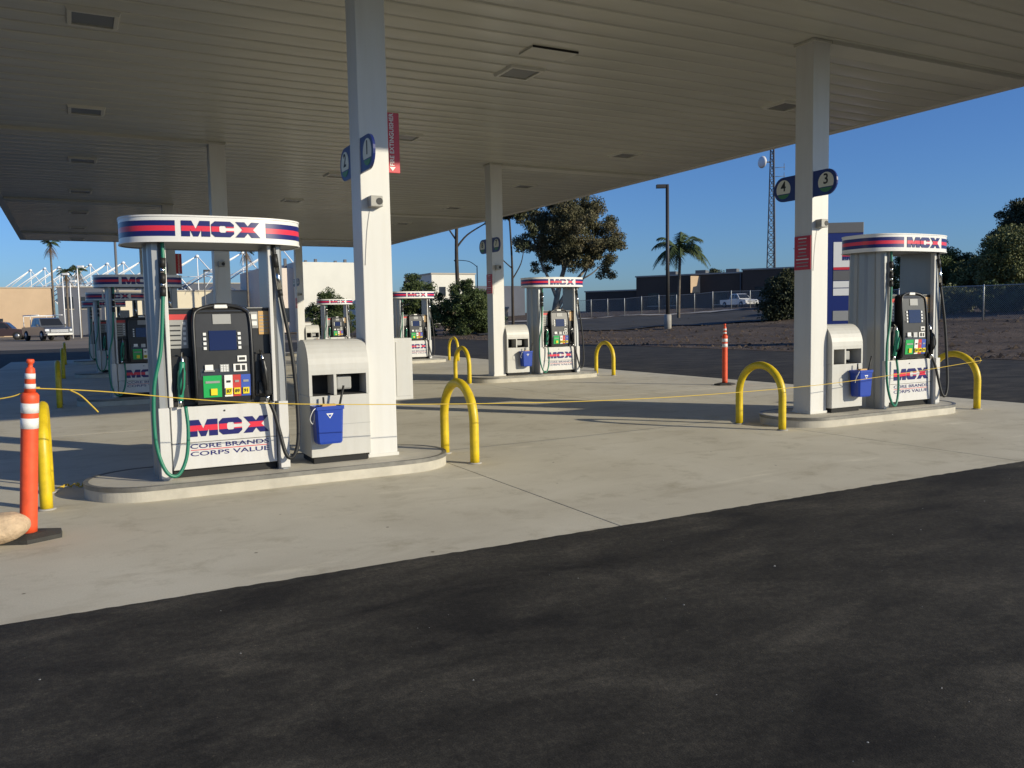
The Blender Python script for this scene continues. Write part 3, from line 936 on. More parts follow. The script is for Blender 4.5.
    for k in range(6):
        MB().box(0.362, 0.362 + (0.085 if k % 2 else 0.07), -0.256, -0.2535, 1.325 + k * 0.03, 1.333 + k * 0.03).build('notice_line', 'label_grey', hd)
    # nozzle boots, nozzles, hoses
    for s in (-1, 1):
        xb = s * 0.365
        bt = MB().bbox(xb - 0.085, xb + 0.085, -0.31, -0.24, 0.72, 1.12, 0.015).build('nozzle_boot', 'black_plastic', t)
        MB().bbox(xb - 0.055, xb + 0.055, -0.335, -0.305, 0.74, 0.86, 0.008).build('boot_lip', 'black_plastic', bt)
        nz = MB().tube(smooth_path([(xb + s * .02, -0.345, 0.72), (xb + s * .01, -0.36, 0.84), (xb, -0.37, 0.98), (xb - s * .01, -0.355, 1.07)], 4), [0.026] * 4 + [0.034] * 5 + [0.026] * 3 + [0.02], 8).build('nozzle', 'green_grip' if s < 0 else 'black_plastic', t)
        MB().tube(smooth_path([(xb - s * .01, -0.355, 1.06), (xb - s * .015, -0.34, 1.11), (xb - s * .02, -0.30, 1.15)], 4), 0.013, 6).build('spout', 'chrome', nz)
        MB().tube(smooth_path([(xb + s * .015, -0.375, 0.78), (xb + s * .005, -0.425, 0.86), (xb - s * .005, -0.42, 0.96), (xb - s * .01, -0.38, 1.02)], 4), 0.008, 6).build('guard', 'rubber', nz)
        MB().tube([(xb + s * .02, -0.345, 0.735), (xb + s * .025, -0.345, 0.66)], 0.019, 8).build('swivel', 'chrome', nz)
    hose([(-0.47, -0.335, 2.15), (-0.472, -0.345, 1.9), (-0.49, -0.36, 1.63), (-0.53, -0.38, 1.19), (-0.605, -0.40, 0.84), (-0.615, -0.42, 0.39), (-0.55, -0.44, 0.115), (-0.45, -0.43, 0.055), (-0.365, -0.40, 0.20), (-0.335, -0.375, 0.45), (-0.345, -0.35, 0.665)], 0.0165, 'hose', 'green_hose', t)
    hose([(0.50, -0.335, 2.15), (0.52, -0.345, 1.86), (0.55, -0.36, 1.62), (0.62, -0.38, 1.15), (0.65, -0.40, 0.67), (0.64, -0.43, 0.29), (0.585, -0.44, 0.13), (0.52, -0.43, 0.16), (0.475, -0.40, 0.37), (0.44, -0.375, 0.55), (0.40, -0.35, 0.67)], 0.019, 'hose', 'rubber', t)
    for x, zz in ((-0.474, ((2.0, 1.92, 'rubber', .026), (1.92, 1.86, 'chrome', .021), (1.86, 1.78, 'rubber', .026), (1.78, 1.74, 'chrome', .02), (1.74, 1.66, 'rubber', .025))), (0.53, ((2.05, 1.93, 'rubber', .027), (1.93, 1.72, 'chrome', .026), (1.72, 1.66, 'rubber', .023)))):
        for za, zb, m, rd in zz:
            dx = (lambda z: x - 0.0 if x < 0 else 0.50 + (2.12 - z) * 0.10)
            dxx = (lambda z: -0.47 - (2.12 - z) * 0.035) if x < 0 else dx
            MB().tube([(dxx(za), -0.337 - (2.12 - za) * 0.045, za), (dxx(zb), -0.337 - (2.12 - zb) * 0.045, zb)], rd, 8).build('breakaway', m, t)
    # oval sign on top
    ax, ay, nn = 0.80, 0.48, 2.8
    def oval(sx_, sy_, n=110):
        out = []
        for k in range(n):
            a_ = 2 * PI * k / n
            ca, sa = math.cos(a_), math.sin(a_)
            out.append((sx_ * math.copysign(abs(ca) ** (2 / nn), ca), sy_ * math.copysign(abs(sa) ** (2 / nn), sa)))
        return out
    ov = oval(ax, ay)
    q = MB(); n = len(ov)
    vv = [(x, y, z) for z in (2.140, 2.362) for x, y in ov]
    q.add(vv, [(k, (k + 1) % n, n + (k + 1) % n, n + k) for k in range(n)], True)
    sg = q.build('sign', 'sign_stripes', t)
    MB().prism(oval(ax - .004, ay - .004), 'z', 2.143, 2.17).build('sign_soffit', 'silver', sg)
    MB().prism(oval(ax + .006, ay + .006), 'z', 2.356, 2.370).build('sign_cap', 'sign_white', sg)
    q = MB(); ob, ib = oval(ax + .007, ay + .007), oval(ax - .01, ay - .01)
    q.add([(x, y, 2.134) for x, y in ob] + [(x, y, 2.146) for x, y in ob] + [(x, y, 2.134) for x, y in ib], [(k, (k + 1) % n, n + (k + 1) % n, n + k) for k in range(n)] + [(k, 2 * n + k, 2 * n + (k + 1) % n, (k + 1) % n) for k in range(n)])
    q.build('sign_rim', 'sign_white', sg)
    mcx(sg, 0.02, 2.140 + 0.20 * 0.222, 0.68, 0.62 * 0.222, lambda x: -ay * (1 - (abs(x) / ax) ** nn) ** (1 / nn) - 0.003)
    return t
def smooth_path2(p2):
    return [(v_.x, v_.z) for v_ in smooth_path([(x, 0, z) for x, z in p2], 4)]

DX = -1.58
d0 = dispenser()
d0.location = (DX, 0, KERB + 0.001)
dl = {('L', 0): 'nearest silver fuel dispenser with oval top sign, beside the orange delineator',
      ('R', 0): 'silver fuel dispenser with oval top sign beside column with numbers 3 and 4',
      ('L', 1): 'shaded fuel dispenser seen directly behind the nearest one, left side of second row',
      ('R', 1): 'sunlit fuel dispenser in front of the big eucalyptus tree',
      ('L', 2): 'shaded fuel dispenser far back, left side of third row',
      ('R', 2): 'small far fuel dispenser in front of dark green shrubs, right side of third row',
      ('L', 3): 'farthest shaded fuel dispenser on the left side, partly hidden',
      ('R', 3): 'farthest fuel dispenser on the right side, just left of the big white column'}
DG = 'fuel dispensers with oval signs on the islands'
tag(d0, dl[('L', 0)], 'fuel dispenser', DG)
for j in range(4):
    for sd, x in (('L', DX), ('R', A - DX)):
        if (sd, j) == ('L', 0): continue
        dd = copy_tree(d0, (x + (0.13 if (sd, j) == ('R', 0) else 0), j * B, KERB + 0.001), dl[(sd, j)], DG)
        if (sd, j) == ('R', 0): dd.scale = (1.05, 1.0, 1.05)

# ------------------------------------------------------------------ service cabinets and buckets
def cabinet():
    t = empty('service_cabinet', (0, 0, 0))
    hw = 0.305; yf = 0.245
    # shell side profile with domed top
    arc = [(-yf, 0.93)] + [(-0.03 - (yf - 0.03) * math.cos(a_), 0.93 + 0.30 * math.sin(a_)) for a_ in [PI / 2 * k / 8 for k in range(1, 9)]]
    prof = [(-yf, 0.065), (yf, 0.065)] + [(-y, z) for y, z in arc] + arc[::-1]
    # carcass: sides, lower box, hood
    MB().box(-hw + .03, hw - .03, -yf + .03, yf - .03, 0.0, 0.066).build('plinth', 'dark_gap', t)
    MB().bbox(-hw, hw, -yf, yf, 0.066, 0.675, 0.006).build('lower_body', 'cabinet_grey', t)
    for s in (-1, 1):
        a_, b_ = (s * hw, s * (hw - 0.03)) if s < 0 else (s * (hw - 0.03), s * hw)
        sp = [(-yf, 0.677), (yf, 0.677)] + [(-y, z) for y, z in arc] + arc[::-1]
        MB().prism(sp, 'x', a_, b_).build('side', 'cabinet_grey', t)
    hp = [(-yf, 0.885)] + arc
    hp2 = hp + [(-y, z) for y, z in hp[::-1]]
    MB().prism(hp2 + [(yf - .02, 0.885), (-yf + .02, 0.885)], 'x', -hw + .0302, hw - .0302).build('hood', 'cabinet_grey', t)
    MB().bbox(-0.06, -0.03, -yf, yf, 0.677, 0.884, 0.003).build('divider', 'cabinet_grey', t)
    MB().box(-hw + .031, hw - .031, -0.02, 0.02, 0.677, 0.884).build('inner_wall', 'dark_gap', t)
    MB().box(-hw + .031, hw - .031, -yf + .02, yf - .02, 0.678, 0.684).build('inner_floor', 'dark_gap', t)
    tw = MB().bbox(-0.01, 0.15, -0.16, -0.06, 0.72, 0.86, 0.02).build('towel_roll', 'label_grey', t)
    MB().box(-hw - .001, hw + .001, -yf - .002, -yf + .002, 0.38, 0.3835).build('panel_seam', 'label_grey', t)
    return t
def bucket():
    t = empty('squeegee_bucket', (0, 0, 0))
    q = MB(); n = 4
    def ring(hx, hy, z, r_=0.02):
        return [(-hx + r_, -hy, z), (hx - r_, -hy, z), (hx, -hy + r_, z), (hx, hy, z), (-hx, hy, z), (-hx, -hy + r_, z)]
    lv = [ring(.115, .065, 0), ring(.125, .07, .02), ring(.138, .08, .33), ring(.148, .088, .335), ring(.148, .088, .37), ring(.13, .072, .37), ring(.125, .068, .28)]
    vv = [p for L in lv for p in L]; n = 6
    q.add(vv, [(a_ * n + k, a_ * n + (k + 1) % n, (a_ + 1) * n + (k + 1) % n, (a_ + 1) * n + k) for a_ in range(6) for k in range(n)])
    q.f.append((5, 4, 3, 2, 1, 0)); q.f.append(tuple(36 + k for k in range(6)))
    q.build('tub', 'bucket_blue', t)
    tri = [(-0.035, 0.30), (0.035, 0.30), (0.0, 0.25)]
    MB().prism(tri, 'y', -0.0815, -0.070).build('mark', 'label_white', t)
    MB().prism([(-0.018, 0.289), (0.018, 0.289), (0.0, 0.263)], 'y', -0.083, -0.0816).build('mark', 'bucket_blue', t)
    MB().tube([(0.09, 0.0, 0.25), (0.125, -0.02, 0.40), (0.16, -0.03, 0.56)], 0.011, 6).build('squeegee_handle', 'rubber', t)
    MB().tube([(-0.02, 0.03, 0.25), (-0.025, 0.05, 0.45)], 0.010, 6).build('squeegee_handle', 'rubber', t)
    MB().bbox(-0.06, 0.08, -0.03, 0.03, 0.33, 0.385, 0.008).build('sponge', 'label_tan', t)
    MB().tube(smooth_path([(-0.13, -0.07, 0.36), (-0.17, -0.09, 0.33), (-0.19, -0.06, 0.25), (-0.15, -0.02, 0.20), (-0.135, -0.03, 0.30)], 4), 0.004, 5).build('cord', 'label_white', t)
    for x in (-0.05, 0.05):
        MB().box(x - .012, x + .012, 0.079, 0.1035, 0.20, 0.345).build('hanger', 'galvanised', t)
    return t
c0 = cabinet(); b0 = bucket()
CX = -0.465
CG = 'grey service cabinets between column and dispenser'
BG = 'blue squeegee buckets on the service cabinets'
first = True
for j in range(4):
    for sd, x, bx, word in (('L', CX, CX - 0.16, 'left'), ('R', A - CX, A - CX + 0.16, 'right')):
        cl = 'pale grey domed service cabinet with two openings, %s side of the %s row' % (word, ROWS[j])
        bl = 'blue squeegee bucket hung on the cabinet, %s side of the %s row' % (word, ROWS[j])
        zb = KERB + 0.001
        if first:
            c0.location = (x, j * B, zb); tag(c0, cl, 'cabinet', CG)
            b0.location = (bx, j * B - 0.351, 0.35); tag(b0, bl, 'bucket', BG)
            first = False
        else:
            copy_tree(c0, (x, j * B, zb), cl, CG)
            copy_tree(b0, (bx, j * B - 0.351, 0.35), bl, BG)

# ------------------------------------------------------------------ hoops
def hoop_mesh():
    w_, hgt, rd = 0.40, 0.84, 0.050
    path = [(0, -w_, 0.0)] + [(0, -w_, z) for z in (0.15, 0.3, hgt - w_)]
    path += [(0, -w_ * math.cos(a_), hgt - w_ + w_ * math.sin(a_)) for a_ in [PI * k / 20 for k in range(1, 20)]]
    path += [(0, w_, z) for z in (hgt - w_, 0.3, 0.15, 0.0)]
    return MB().tube(path, rd, 14).mesh('hoop', 'hoop_yellow')
hm = hoop_mesh()
flm = MB().lathe([(0.075, 0), (0.075, 0.006), (0.055, 0.012)], 16).mesh('floor_ring', 'kerb_concrete')
HG = 'yellow steel hoop guards at the island ends'
for j in range(4):
    for x, ds in ((-3.07, 'outer left end'), (0.93, 'inner end of the left island'), (A - 0.93, 'inner end of the right island'), (A + 3.14, 'outer right end')):
        t = empty('hoop_guard', (x, j * B, 0.0))
        place('hoop', hm, t, (0, 0, 0.001))
        place('floor_ring', flm, t, (0, -0.40, 0.001)); place('floor_ring', flm, t, (0, 0.40, 0.001))
        tag(t, 'yellow hoop guard at the %s of the %s row' % (ds, ROWS[j]), 'guard', HG)

# ------------------------------------------------------------------ delineators, rope, stone
def delineator(x, y, label, lean=0.0):
    t = empty('delineator_post', (x, y, 0.0))
    tag(t, label, 'delineator', 'orange delineator posts')
    hx = [(0.24 * math.cos(PI / 6 + PI / 3 * k) * 1.05, 0.20 * math.sin(PI / 6 + PI / 3 * k)) for k in range(6)]
    q = MB()
    vv = [(x_, y_, 0.001) for x_, y_ in hx] + [(x_ * .97, y_ * .97, 0.03) for x_, y_ in hx] + [(x_ * .55, y_ * .55, 0.05) for x_, y_ in hx]
    q.add(vv, [(a_ * 6 + k, a_ * 6 + (k + 1) % 6, (a_ + 1) * 6 + (k + 1) % 6, (a_ + 1) * 6 + k) for a_ in range(2) for k in range(6)])
    q.f.append((5, 4, 3, 2, 1, 0)); q.f.append(tuple(range(12, 18)))
    q.build('base', 'base_rubber', t)
    tilt = Matrix.Rotation(lean, 4, fw.normalized()).to_euler()
    def up_(prof_, name, m, n=20):
        MB().lathe(prof_, n).build(name, m, t, (0, 0, 0), tilt)
    up_([(0.058, 0.046), (0.058, 0.10), (0.057, 0.90), (0.056, 1.00), (0.060, 1.02), (0.060, 1.055), (0.046, 1.075)], 'tube', 'cone_orange')
    up_([(0.038, 1.07), (0.033, 1.22), (0.030, 1.25), (0.017, 1.26), (0.017, 1.285), (0.026, 1.29), (0.026, 1.312), (0.020, 1.317)], 'handle', 'cone_orange', 16)
    for z0, z1 in ((0.815, 0.892), (0.928, 1.0)):
        up_([(.055, z0), (.0592, z0 + .001), (.0588, z1 - .001), (.055, z1)], 'reflective_band', 'reflective')
    for z0, z1 in ((1.105, 1.14), (1.175, 1.215)):
        f = lambda z: 0.038 - (z - 1.07) / .15 * .005 + .0015
        up_([(f(z0) - .003, z0), (f(z0), z0 + .001), (f(z1), z1 - .001), (f(z1) - .003, z1)], 'reflective_band', 'reflective', 16)
    return t
delineator(-3.165, -1.43, 'tall orange delineator post with white bands in the left foreground', 0.075)
delineator(9.62, 5.40, 'orange delineator post at the far edge of the concrete, right of centre')
# tan stone weighing down the base
bm = bmesh.new()
bmesh.ops.create_icosphere(bm, subdivisions=4, radius=1.0)
for v_ in bm.verts:
    n_ = noise.noise(v_.co * 1.1) * 0.13 + noise.noise(v_.co * 3) * 0.03
    v_.co = v_.co * (1 + n_)
    v_.co.x *= 0.195; v_.co.y *= 0.15; v_.co.z *= 0.105
me = bpy.data.meshes.new('stone'); bm.to_mesh(me); bm.free()
me.materials.append(MATS['tan_stone'])
for p in me.polygons: p.use_smooth = True
o = place('stone', me, None, (-3.325, -1.55, 0.127), (0, -0.12, 0.5))
tag(o, 'smooth rounded tan stone lying on the delineator base at the left edge', 'stone')
# rope
rp = [(-3.08, -1.44, 1.10), (-2.64, -1.40, 1.05), (-1.1, -1.25, 0.84), (2.2, -0.93, 0.635), (5.4, -0.66, 0.585), (7.6, -0.55, 0.655), (9.44, -0.47, 0.755)]
t = empty('barrier_rope', (-3.13, -1.45, 0)); tag(t, 'thin yellow rope strung from the delineator past the dispensers', 'rope')
def rel(p): return (p[0] + 3.13, p[1] + 1.45, p[2])
MB().tube([rel(p) for p in smooth_path(rp, 10)], 0.0042, 6).build('line', 'rope_yellow', t)
MB().tube([(0.05 + 0.045 * math.cos(a_), 0.055 + 0.045 * math.sin(a_), 1.10) for a_ in [2 * PI * k / 16 for k in range(17)]], 0.006, 6).build('knot', 'rope_yellow', t)
MB().tube([rel(p) for p in smooth_path([(-2.84, -1.42, 1.072), (-2.77, -1.45, 1.03), (-2.70, -1.47, 0.95), (-2.66, -1.48, 0.90)], 5)], 0.006, 6).build('loose_end', 'rope_yellow', t)
MB().tube([rel(p) for p in smooth_path([(-3.10, -1.44, 1.09), (-3.2, -1.44, 1.05), (-3.33, -1.42, 1.03)], 5)], 0.0045, 6).build('loose_end', 'rope_yellow', t)
MB().tube([(9.44 + 3.13, -0.40 + 1.45 + 0.053 * math.cos(a_), 0.76 + 0.053 * math.sin(a_)) for a_ in [2 * PI * k / 14 for k in range(15)]], 0.006, 6).build('knot', 'rope_yellow', t)
q = MB()
path = []
r = random.Random(9)
for k in range(26):
    path.append((-3.0 + 0.012 * k + r.uniform(-.02, .02), 0.55 + r.uniform(-.05, .05), 0.012 + abs(r.uniform(0, .035))))
o = MB().tube(smooth_path(path, 3), 0.007, 5).build('rope_scrap', 'rope_yellow')
tag(o, 'small tangle of yellow rope on the ground behind the left hoop', 'rope')

# ------------------------------------------------------------------ vegetation
def rnd_dir(r):
    z = r.uniform(-1, 1); a_ = r.uniform(0, 2 * PI); s_ = math.sqrt(1 - z * z)
    return Vector((s_ * math.cos(a_), s_ * math.sin(a_), z))
def leaves(blobs, per, size, seed, droop=0.0, aspect=0.5):
    r = random.Random(seed)
    q = MB(); V = []; F = []
    for (bx, by, bz, br, bh) in blobs:
        for k in range(per):
            d = rnd_dir(r)
            rad = r.random() ** 0.45
            p = Vector((bx + d.x * br * rad, by + d.y * br * rad, bz + d.z * bh * rad))
            a = rnd_dir(r)
            if droop: a = (a + Vector((0, 0, -droop))).normalized()
            b = a.cross(rnd_dir(r)).normalized()
            L = size * r.uniform(.6, 1.4); Wd = L * aspect
            i = len(V)
            V += [p - a * L * .5, p + b * Wd * .5, p + a * L * .5, p - b * Wd * .5]
            F.append((i, i + 1, i + 2, i + 3))
    q.add(V, F)
    return q
def clump_crown(vols, n, rr_, seed, surf=0.62):
    """clump centres spread over a union of ellipsoids"""
    r = random.Random(seed); out = []
    tot = sum(v_[3] * v_[4] * v_[5] for v_ in vols)
    for v_ in vols:
        k = max(2, int(n * v_[3] * v_[4] * v_[5] / tot))
        for _ in range(k):
            d = rnd_dir(r); rad = surf + (1 - surf) * r.random() if r.random() < .75 else r.random()
            s_ = rr_ * r.uniform(.55, 1.25)
            out.append((v_[0] + d.x * v_[3] * rad, v_[1] + d.y * v_[4] * rad, v_[2] + d.z * v_[5] * rad, s_, s_ * .75))
    return out
def limb(q, pts, r0, r1, n=7):
    P_ = smooth_path(pts, 4)
    q.tube(P_, [r0 + (r1 - r0) * i / (len(P_) - 1) for i in range(len(P_))], n)
def tree(name, base, label, cat, trunk_paths, blobs, per, size, lm, bm_, seed, group=None, droop=0.0, aspect=0.5):
    t = empty(name, base)
    tag(t, label, cat, group)
    tr = None
    for i, (pts, r0, r1) in enumerate(trunk_paths):
        q = MB(); limb(q, pts, r0, r1)
        o = q.build('trunk' if i == 0 else 'limb', bm_, t)
    leaves(blobs, per, size, seed, droop, aspect).build('crown', lm, t)
    return t
# view-right direction in plan, used to lay out crowns seen broadside
vr = Vector((math.cos(YAW), -math.sin(YAW), 0))
def side(u_, d_, z):   # u_ metres to the right, d_ metres deeper
    return (u_ * vr.x + d_ * math.sin(YAW), u_ * vr.y + d_ * math.cos(YAW), z)
def vol(u_, d_, z, ru, rd_, rz):
    p = side(u_, d_, z); return (p[0], p[1], p[2], (ru + rd_) / 2, (ru + rd_) / 2, rz)

# big eucalyptus
bz = terr(39, 60.6)
vols = [vol(1.0, 0, 8.9, 3.4, 3.2, 3.2), vol(-0.3, 0.5, 10.6, 2.6, 2.5, 1.7), vol(3.4, -0.3, 7.2, 2.2, 2.2, 2.4), vol(4.6, 0.2, 8.6, 1.4, 1.4, 1.6), vol(-2.6, 0, 8.6, 1.6, 1.6, 1.9), vol(-1.9, 0.4, 6.2, 1.6, 1.6, 1.1), vol(5.6, 0, 7.1, 0.8, 0.8, 0.8), vol(2.0, 0.3, 10.9, 2.2, 2.1, 1.2), vol(-3.6, .4, 10.2, 1.2, 1.2, 1.2), vol(1.6, -.4, 5.9, 1.9, 1.5, 1.0), vol(4.2, 0, 5.4, 1.2, 1.1, 1.1), vol(-3.4, 0, 7.6, 1.2, 1.2, 1.4), vol(-0.4, .6, 8.0, 2.4, 2.2, 2.2)]
tree('eucalyptus_tree', (39, 60.6, bz), 'big spreading eucalyptus with dense brown-green crown behind the middle dispenser', 'tree',
     [([side(-0.9, 0, -.2), side(-0.7, 0, 1.6), side(-0.3, 0, 3.6), side(0.5, 0, 6.4), side(1, 0, 9)], .38, .12),
      ([side(-0.6, 0, 1.4), side(0.5, .2, 3.2), side(2.2, .3, 5.2), side(3.6, .2, 7)], .24, .07),
      ([side(-0.5, 0, 2.4), side(-1.2, 0, 4.2), side(-2.1, 0, 6.2), side(-2.8, 0, 8.6)], .2, .06),
      ([side(-0.8, 0, .6), side(0.6, -.3, 2.4), side(1.8, -.4, 4.0), side(2.6, -.4, 5.8)], .17, .05),
      ([side(-0.3, 0, 3.2), side(0.1, .3, 5.2), side(-0.4, .4, 8.0)], .16, .05),
      ([side(1.2, .2, 4), side(2.8, 0, 4.8), side(4.4, 0, 6.2)], .1, .03)],
     clump_crown(vols, 430, 0.70, 21, 0.62), 240, 0.19, 'leaf_eucalypt', 'bark_pale', 22, droop=0.5, aspect=0.42)
# bare-trunked tall trees left of it
bz = terr(26.2, 56.4)
tree('tall_tree', (26.2, 56.4, bz), 'tall dark bare-trunked tree rising under the canopy edge behind column 7 and 8', 'tree',
     [([side(0, 0, -.2), side(0.0, 0, 3), side(-0.05, 0, 7), side(0.1, 0, 11)], .22, .12), ([side(0, 0, 7.4), side(0.9, 0, 8.4), side(2.4, 0, 9.3)], .09, .05), ([side(0, 0, 7.9), side(-1, 0, 9.5), side(-1.6, 0, 11)], .08, .04)],
     clump_crown([vol(0.3, 0, 12.2, 3.0, 2.4, 1.5), vol(0.7, 0, 9.6, 0.9, .7, .7), vol(2.7, 0, 9.3, 0.5, .6, .6)], 70, 0.62, 31), 150, 0.26, 'leaf_dark', 'bark_dark', 32)
bz = terr(32.6, 58.7)
tree('slender_tree', (32.6, 58.7, bz), 'slender dark tree with thin forked limbs just left of the big eucalyptus', 'tree',
     [([side(0, 0, -.2), side(0.0, 0, 3), side(0, 0, 6.5), side(-0.2, 0, 11)], .15, .07), ([side(0, 0, 4.6), side(0.8, 0, 6.0), side(1.1, 0, 7.4)], .07, .03), ([side(0, 0, 5.6), side(-1.0, 0, 6.6), side(-1.6, 0, 8)], .06, .03)],
     clump_crown([vol(0.4, 0, 11.0, 1.9, 1.8, 1.3), vol(1.3, 0, 9.0, .8, .8, .8), vol(1.2, 0, 7.5, .6, .6, .5)], 46, 0.55, 33), 140, 0.24, 'leaf_dark', 'bark_dark', 34)
# shrubs
def shrub(x, y, u_, hgt, label, seed, lm='leaf_shrub', n=46):
    bz = terr(x, y) - 0.1 if x > 22 else -0.09
    tree('leafy_shrub', (x, y, bz), label, 'shrub', [([(0, 0, 0), (0.05, 0, hgt * .3), (0, .1, hgt * .7)], .09, .03), ([(0, 0, .1), (0.4, 0.1, hgt * .35), (u_ * .4, .1, hgt * .6)], .06, .02), ([(0, 0, .1), (-0.4, 0.1, hgt * .35), (-u_ * .4, .1, hgt * .6)], .06, .02)],
         clump_crown([vol(0, 0, hgt * .45, u_, u_ * .8, hgt * .42), vol(-u_ * .5, 0, hgt * .34, u_ * .6, u_ * .6, hgt * .33), vol(u_ * .45, .2, hgt * .36, u_ * .6, u_ * .6, hgt * .34), vol(u_ * .1, 0, hgt * .75, u_ * .5, u_ * .5, hgt * .2)], int(n * 1.9), 0.62, seed), 260, 0.17, lm, 'bark_dark', seed + 1, 'shrubs behind the station')
shrub(19.3, 71, 2.4, 5.0, 'round dark shrub in front of the pinkish building, left of the big column', 41)
shrub(22.8, 57.8, 2.7, 5.6, 'broad green shrub right behind the far third-row dispenser', 43, n=56)
shrub(26.0, 54.8, 2.2, 4.9, 'dense green shrub below the bare-trunked tree', 45)
shrub(29.4, 59.0, 1.9, 4.4, 'small green shrub beside column 7 and 8', 47, n=36)
shrub(14.6, 76.0, 1.0, 3.8, 'narrow dark shrub seen between the dispenser and the column', 49, n=30)
shrub(42.9, 36.2, 1.6, 3.9, 'dark rounded bush beside the right column near the radio tower', 51, 'leaf_dark', 56)
shrub(46.5, 26.0, 1.9, 2.0, 'low bush behind the right fence just right of the dispenser', 91, 'leaf_olive', 26)
shrub(47.0, 22.6, 1.9, 1.9, 'low bush behind the middle of the right fence', 93, 'leaf_shrub', 26)
shrub(47.4, 19.4, 1.9, 2.1, 'low bush behind the right fence at the right edge', 95, 'leaf_olive', 26)
# right-hand trees
def rtree(x, y, hgt, u_, label, seed, lm, n=90, low=0.12):
    bz = terr(x, y)
    tree('leafy_tree', (x, y, bz - .1), label, 'tree', [([(0, 0, 0), (0.1, 0, hgt * .3), (0, .1, hgt * .8)], .2, .05), ([(0, 0, hgt * .2), (u_ * .3, 0, hgt * .45), (u_ * .6, 0, hgt * .6)], .1, .03), ([(0, 0, hgt * .2), (-u_ * .3, 0, hgt * .45), (-u_ * .6, 0, hgt * .6)], .1, .03)],
         clump_crown([vol(0, 0, hgt * (.5 + low / 2), u_, u_, hgt * (.5 - low / 2) * .96), vol(-u_ * .6, 0, hgt * .45, u_ * .55, u_ * .5, hgt * .24), vol(u_ * .6, 0, hgt * .5, u_ * .55, u_ * .5, hgt * .25), vol(0, 0, hgt * .82, u_ * .55, u_ * .5, hgt * .16)], int(n * 1.8), 0.72, seed), 320, 0.17, lm, 'bark_dark', seed + 1, 'trees along the right fence')
rtree(69.6, 34.4, 8.8, 3.1, 'tall dark tree with broad crown at the right edge', 61, 'leaf_dark', 130, .35)
rtree(56.6, 28.3, 5.6, 1.9, 'sunlit olive-green bushy tree in front of the tall dark one at right', 63, 'leaf_olive', 90, .05)
rtree(65.5, 41.0, 5.7, 2.3, 'low green tree right of the oval sign on the right dispenser', 65, 'leaf_olive', 70, .05)
rtree(60.5, 36.6, 4.0, 1.6, 'short dark green tree between the low green and olive trees', 67, 'leaf_shrub', 50, .05)
rtree(70, 46.5, 5.4, 2.2, 'shaded green tree hidden behind the right dispenser', 69, 'leaf_shrub', 50, .05)
rtree(63.5, 31.5, 4.6, 2.6, 'low dark green tree filling the gap left of the olive tree', 73, 'leaf_shrub', 60, .0)
rtree(62.0, 33.8, 3.6, 2.4, 'low bush between the fence and the tall dark tree', 75, 'leaf_olive', 50, .0)
rtree(67.5, 38.6, 4.4, 2.4, 'low mixed-green tree just right of the right dispenser', 79, 'leaf_shrub', 60, .0)
rtree(75.0, 80.4, 5.6, 1.3, 'small leafy treetop over the brown building', 81, 'leaf_dark', 30, .3)
rtree(62, 27.0, 4.2, 2.2, 'low dark tree at the right edge behind the fence', 71, 'leaf_dark', 60, .0)

# palms
def frond(q, base, az, L, lift, droop, lw, nl=26):
    d = Vector((math.cos(az), math.sin(az), 0)); s_ = Vector((-d.y, d.x, 0))
    pts = []
    for k in range(9):
        t = k / 8
        pts.append(Vector(base) + d * (L * t * (1 - .18 * t)) + Vector((0, 0, L * (lift * t - droop * t * t))))
    V = []; F = []
    for k in range(nl):
        t = 0.12 + 0.88 * k / nl
        i = min(int(t * 8), 7); p = pts[i].lerp(pts[i + 1], t * 8 - i); tan = (pts[i + 1] - pts[i]).normalized()
        ll = lw * math.sin(PI * min(1, .15 + .8 * t)) * random.uniform(.8, 1.1)
        for sg_ in (-1, 1):
            tip = p + s_ * sg_ * ll * .75 + tan * ll * .5 + Vector((0, 0, -ll * random.uniform(.3, .7)))
            b0_ = tan * L * .022
            j = len(V)
            V += [p - b0_, p + b0_, tip]
            F.append((j, j + 1, j + 2))
    q.add(V, F)
    q.tube(pts, [0.03 * (1 - .8 * k / 8) for k in range(9)], 5)
def palm(x, y, bz, hgt, label, kind, nf=18, L=2.2, lean=0.0, lw=0.55, seed=1):
    random.seed(seed)
    t = empty('palm_tree', (x, y, bz)); tag(t, label, 'palm tree', 'palm trees in the distance')
    q = MB(); limb(q, [(0, 0, -.2), (lean * .3, 0, hgt * .4), (lean, 0, hgt)], .19 if hgt > 7 else .15, .12); q.build('trunk', 'palm_trunk', t)
    for k in range(nf):
        az = 2 * PI * k / nf * 2.4 + random.uniform(-.2, .2)
        q = MB(); e = random.random()
        frond(q, (lean, 0, hgt), az, L * random.uniform(.8, 1.1), (0.3 + 1.2 * e) if kind == 'queen' else (0.15 + 0.9 * e), 0.95 if kind == 'queen' else 0.6, lw)
        q.build('frond', 'leaf_palm', t)
    if kind == 'fan':
        q = MB()
        for k in range(14):
            frond(q, (lean, 0, hgt - .1 - .06 * k), k * 2.4, L * .7, -0.6, 0.7, lw * .8, 14)
        q.build('dead_skirt', 'leaf_dry', t)
    return t
palm(45.8, 51.7, terr(45.8, 51.7), 6.0, 'feathery green palm behind the dark light pole', 'queen', 26, 3.1, 0.2, 1.0, 3)
palm(-4.8, 129.6, -.1, 13.4, 'tallest thin palm at far left reaching the canopy edge', 'fan', 18, 1.7, 0, .5, 4)
palm(-3.0, 117.0, -.1, 8.7, 'left of two short palms among the white poles', 'fan', 18, 1.6, 0, .5, 5)
palm(-1.6, 118.4, -.1, 9.0, 'right of two short palms among the white poles', 'fan', 16, 1.5, 0, .5, 6)
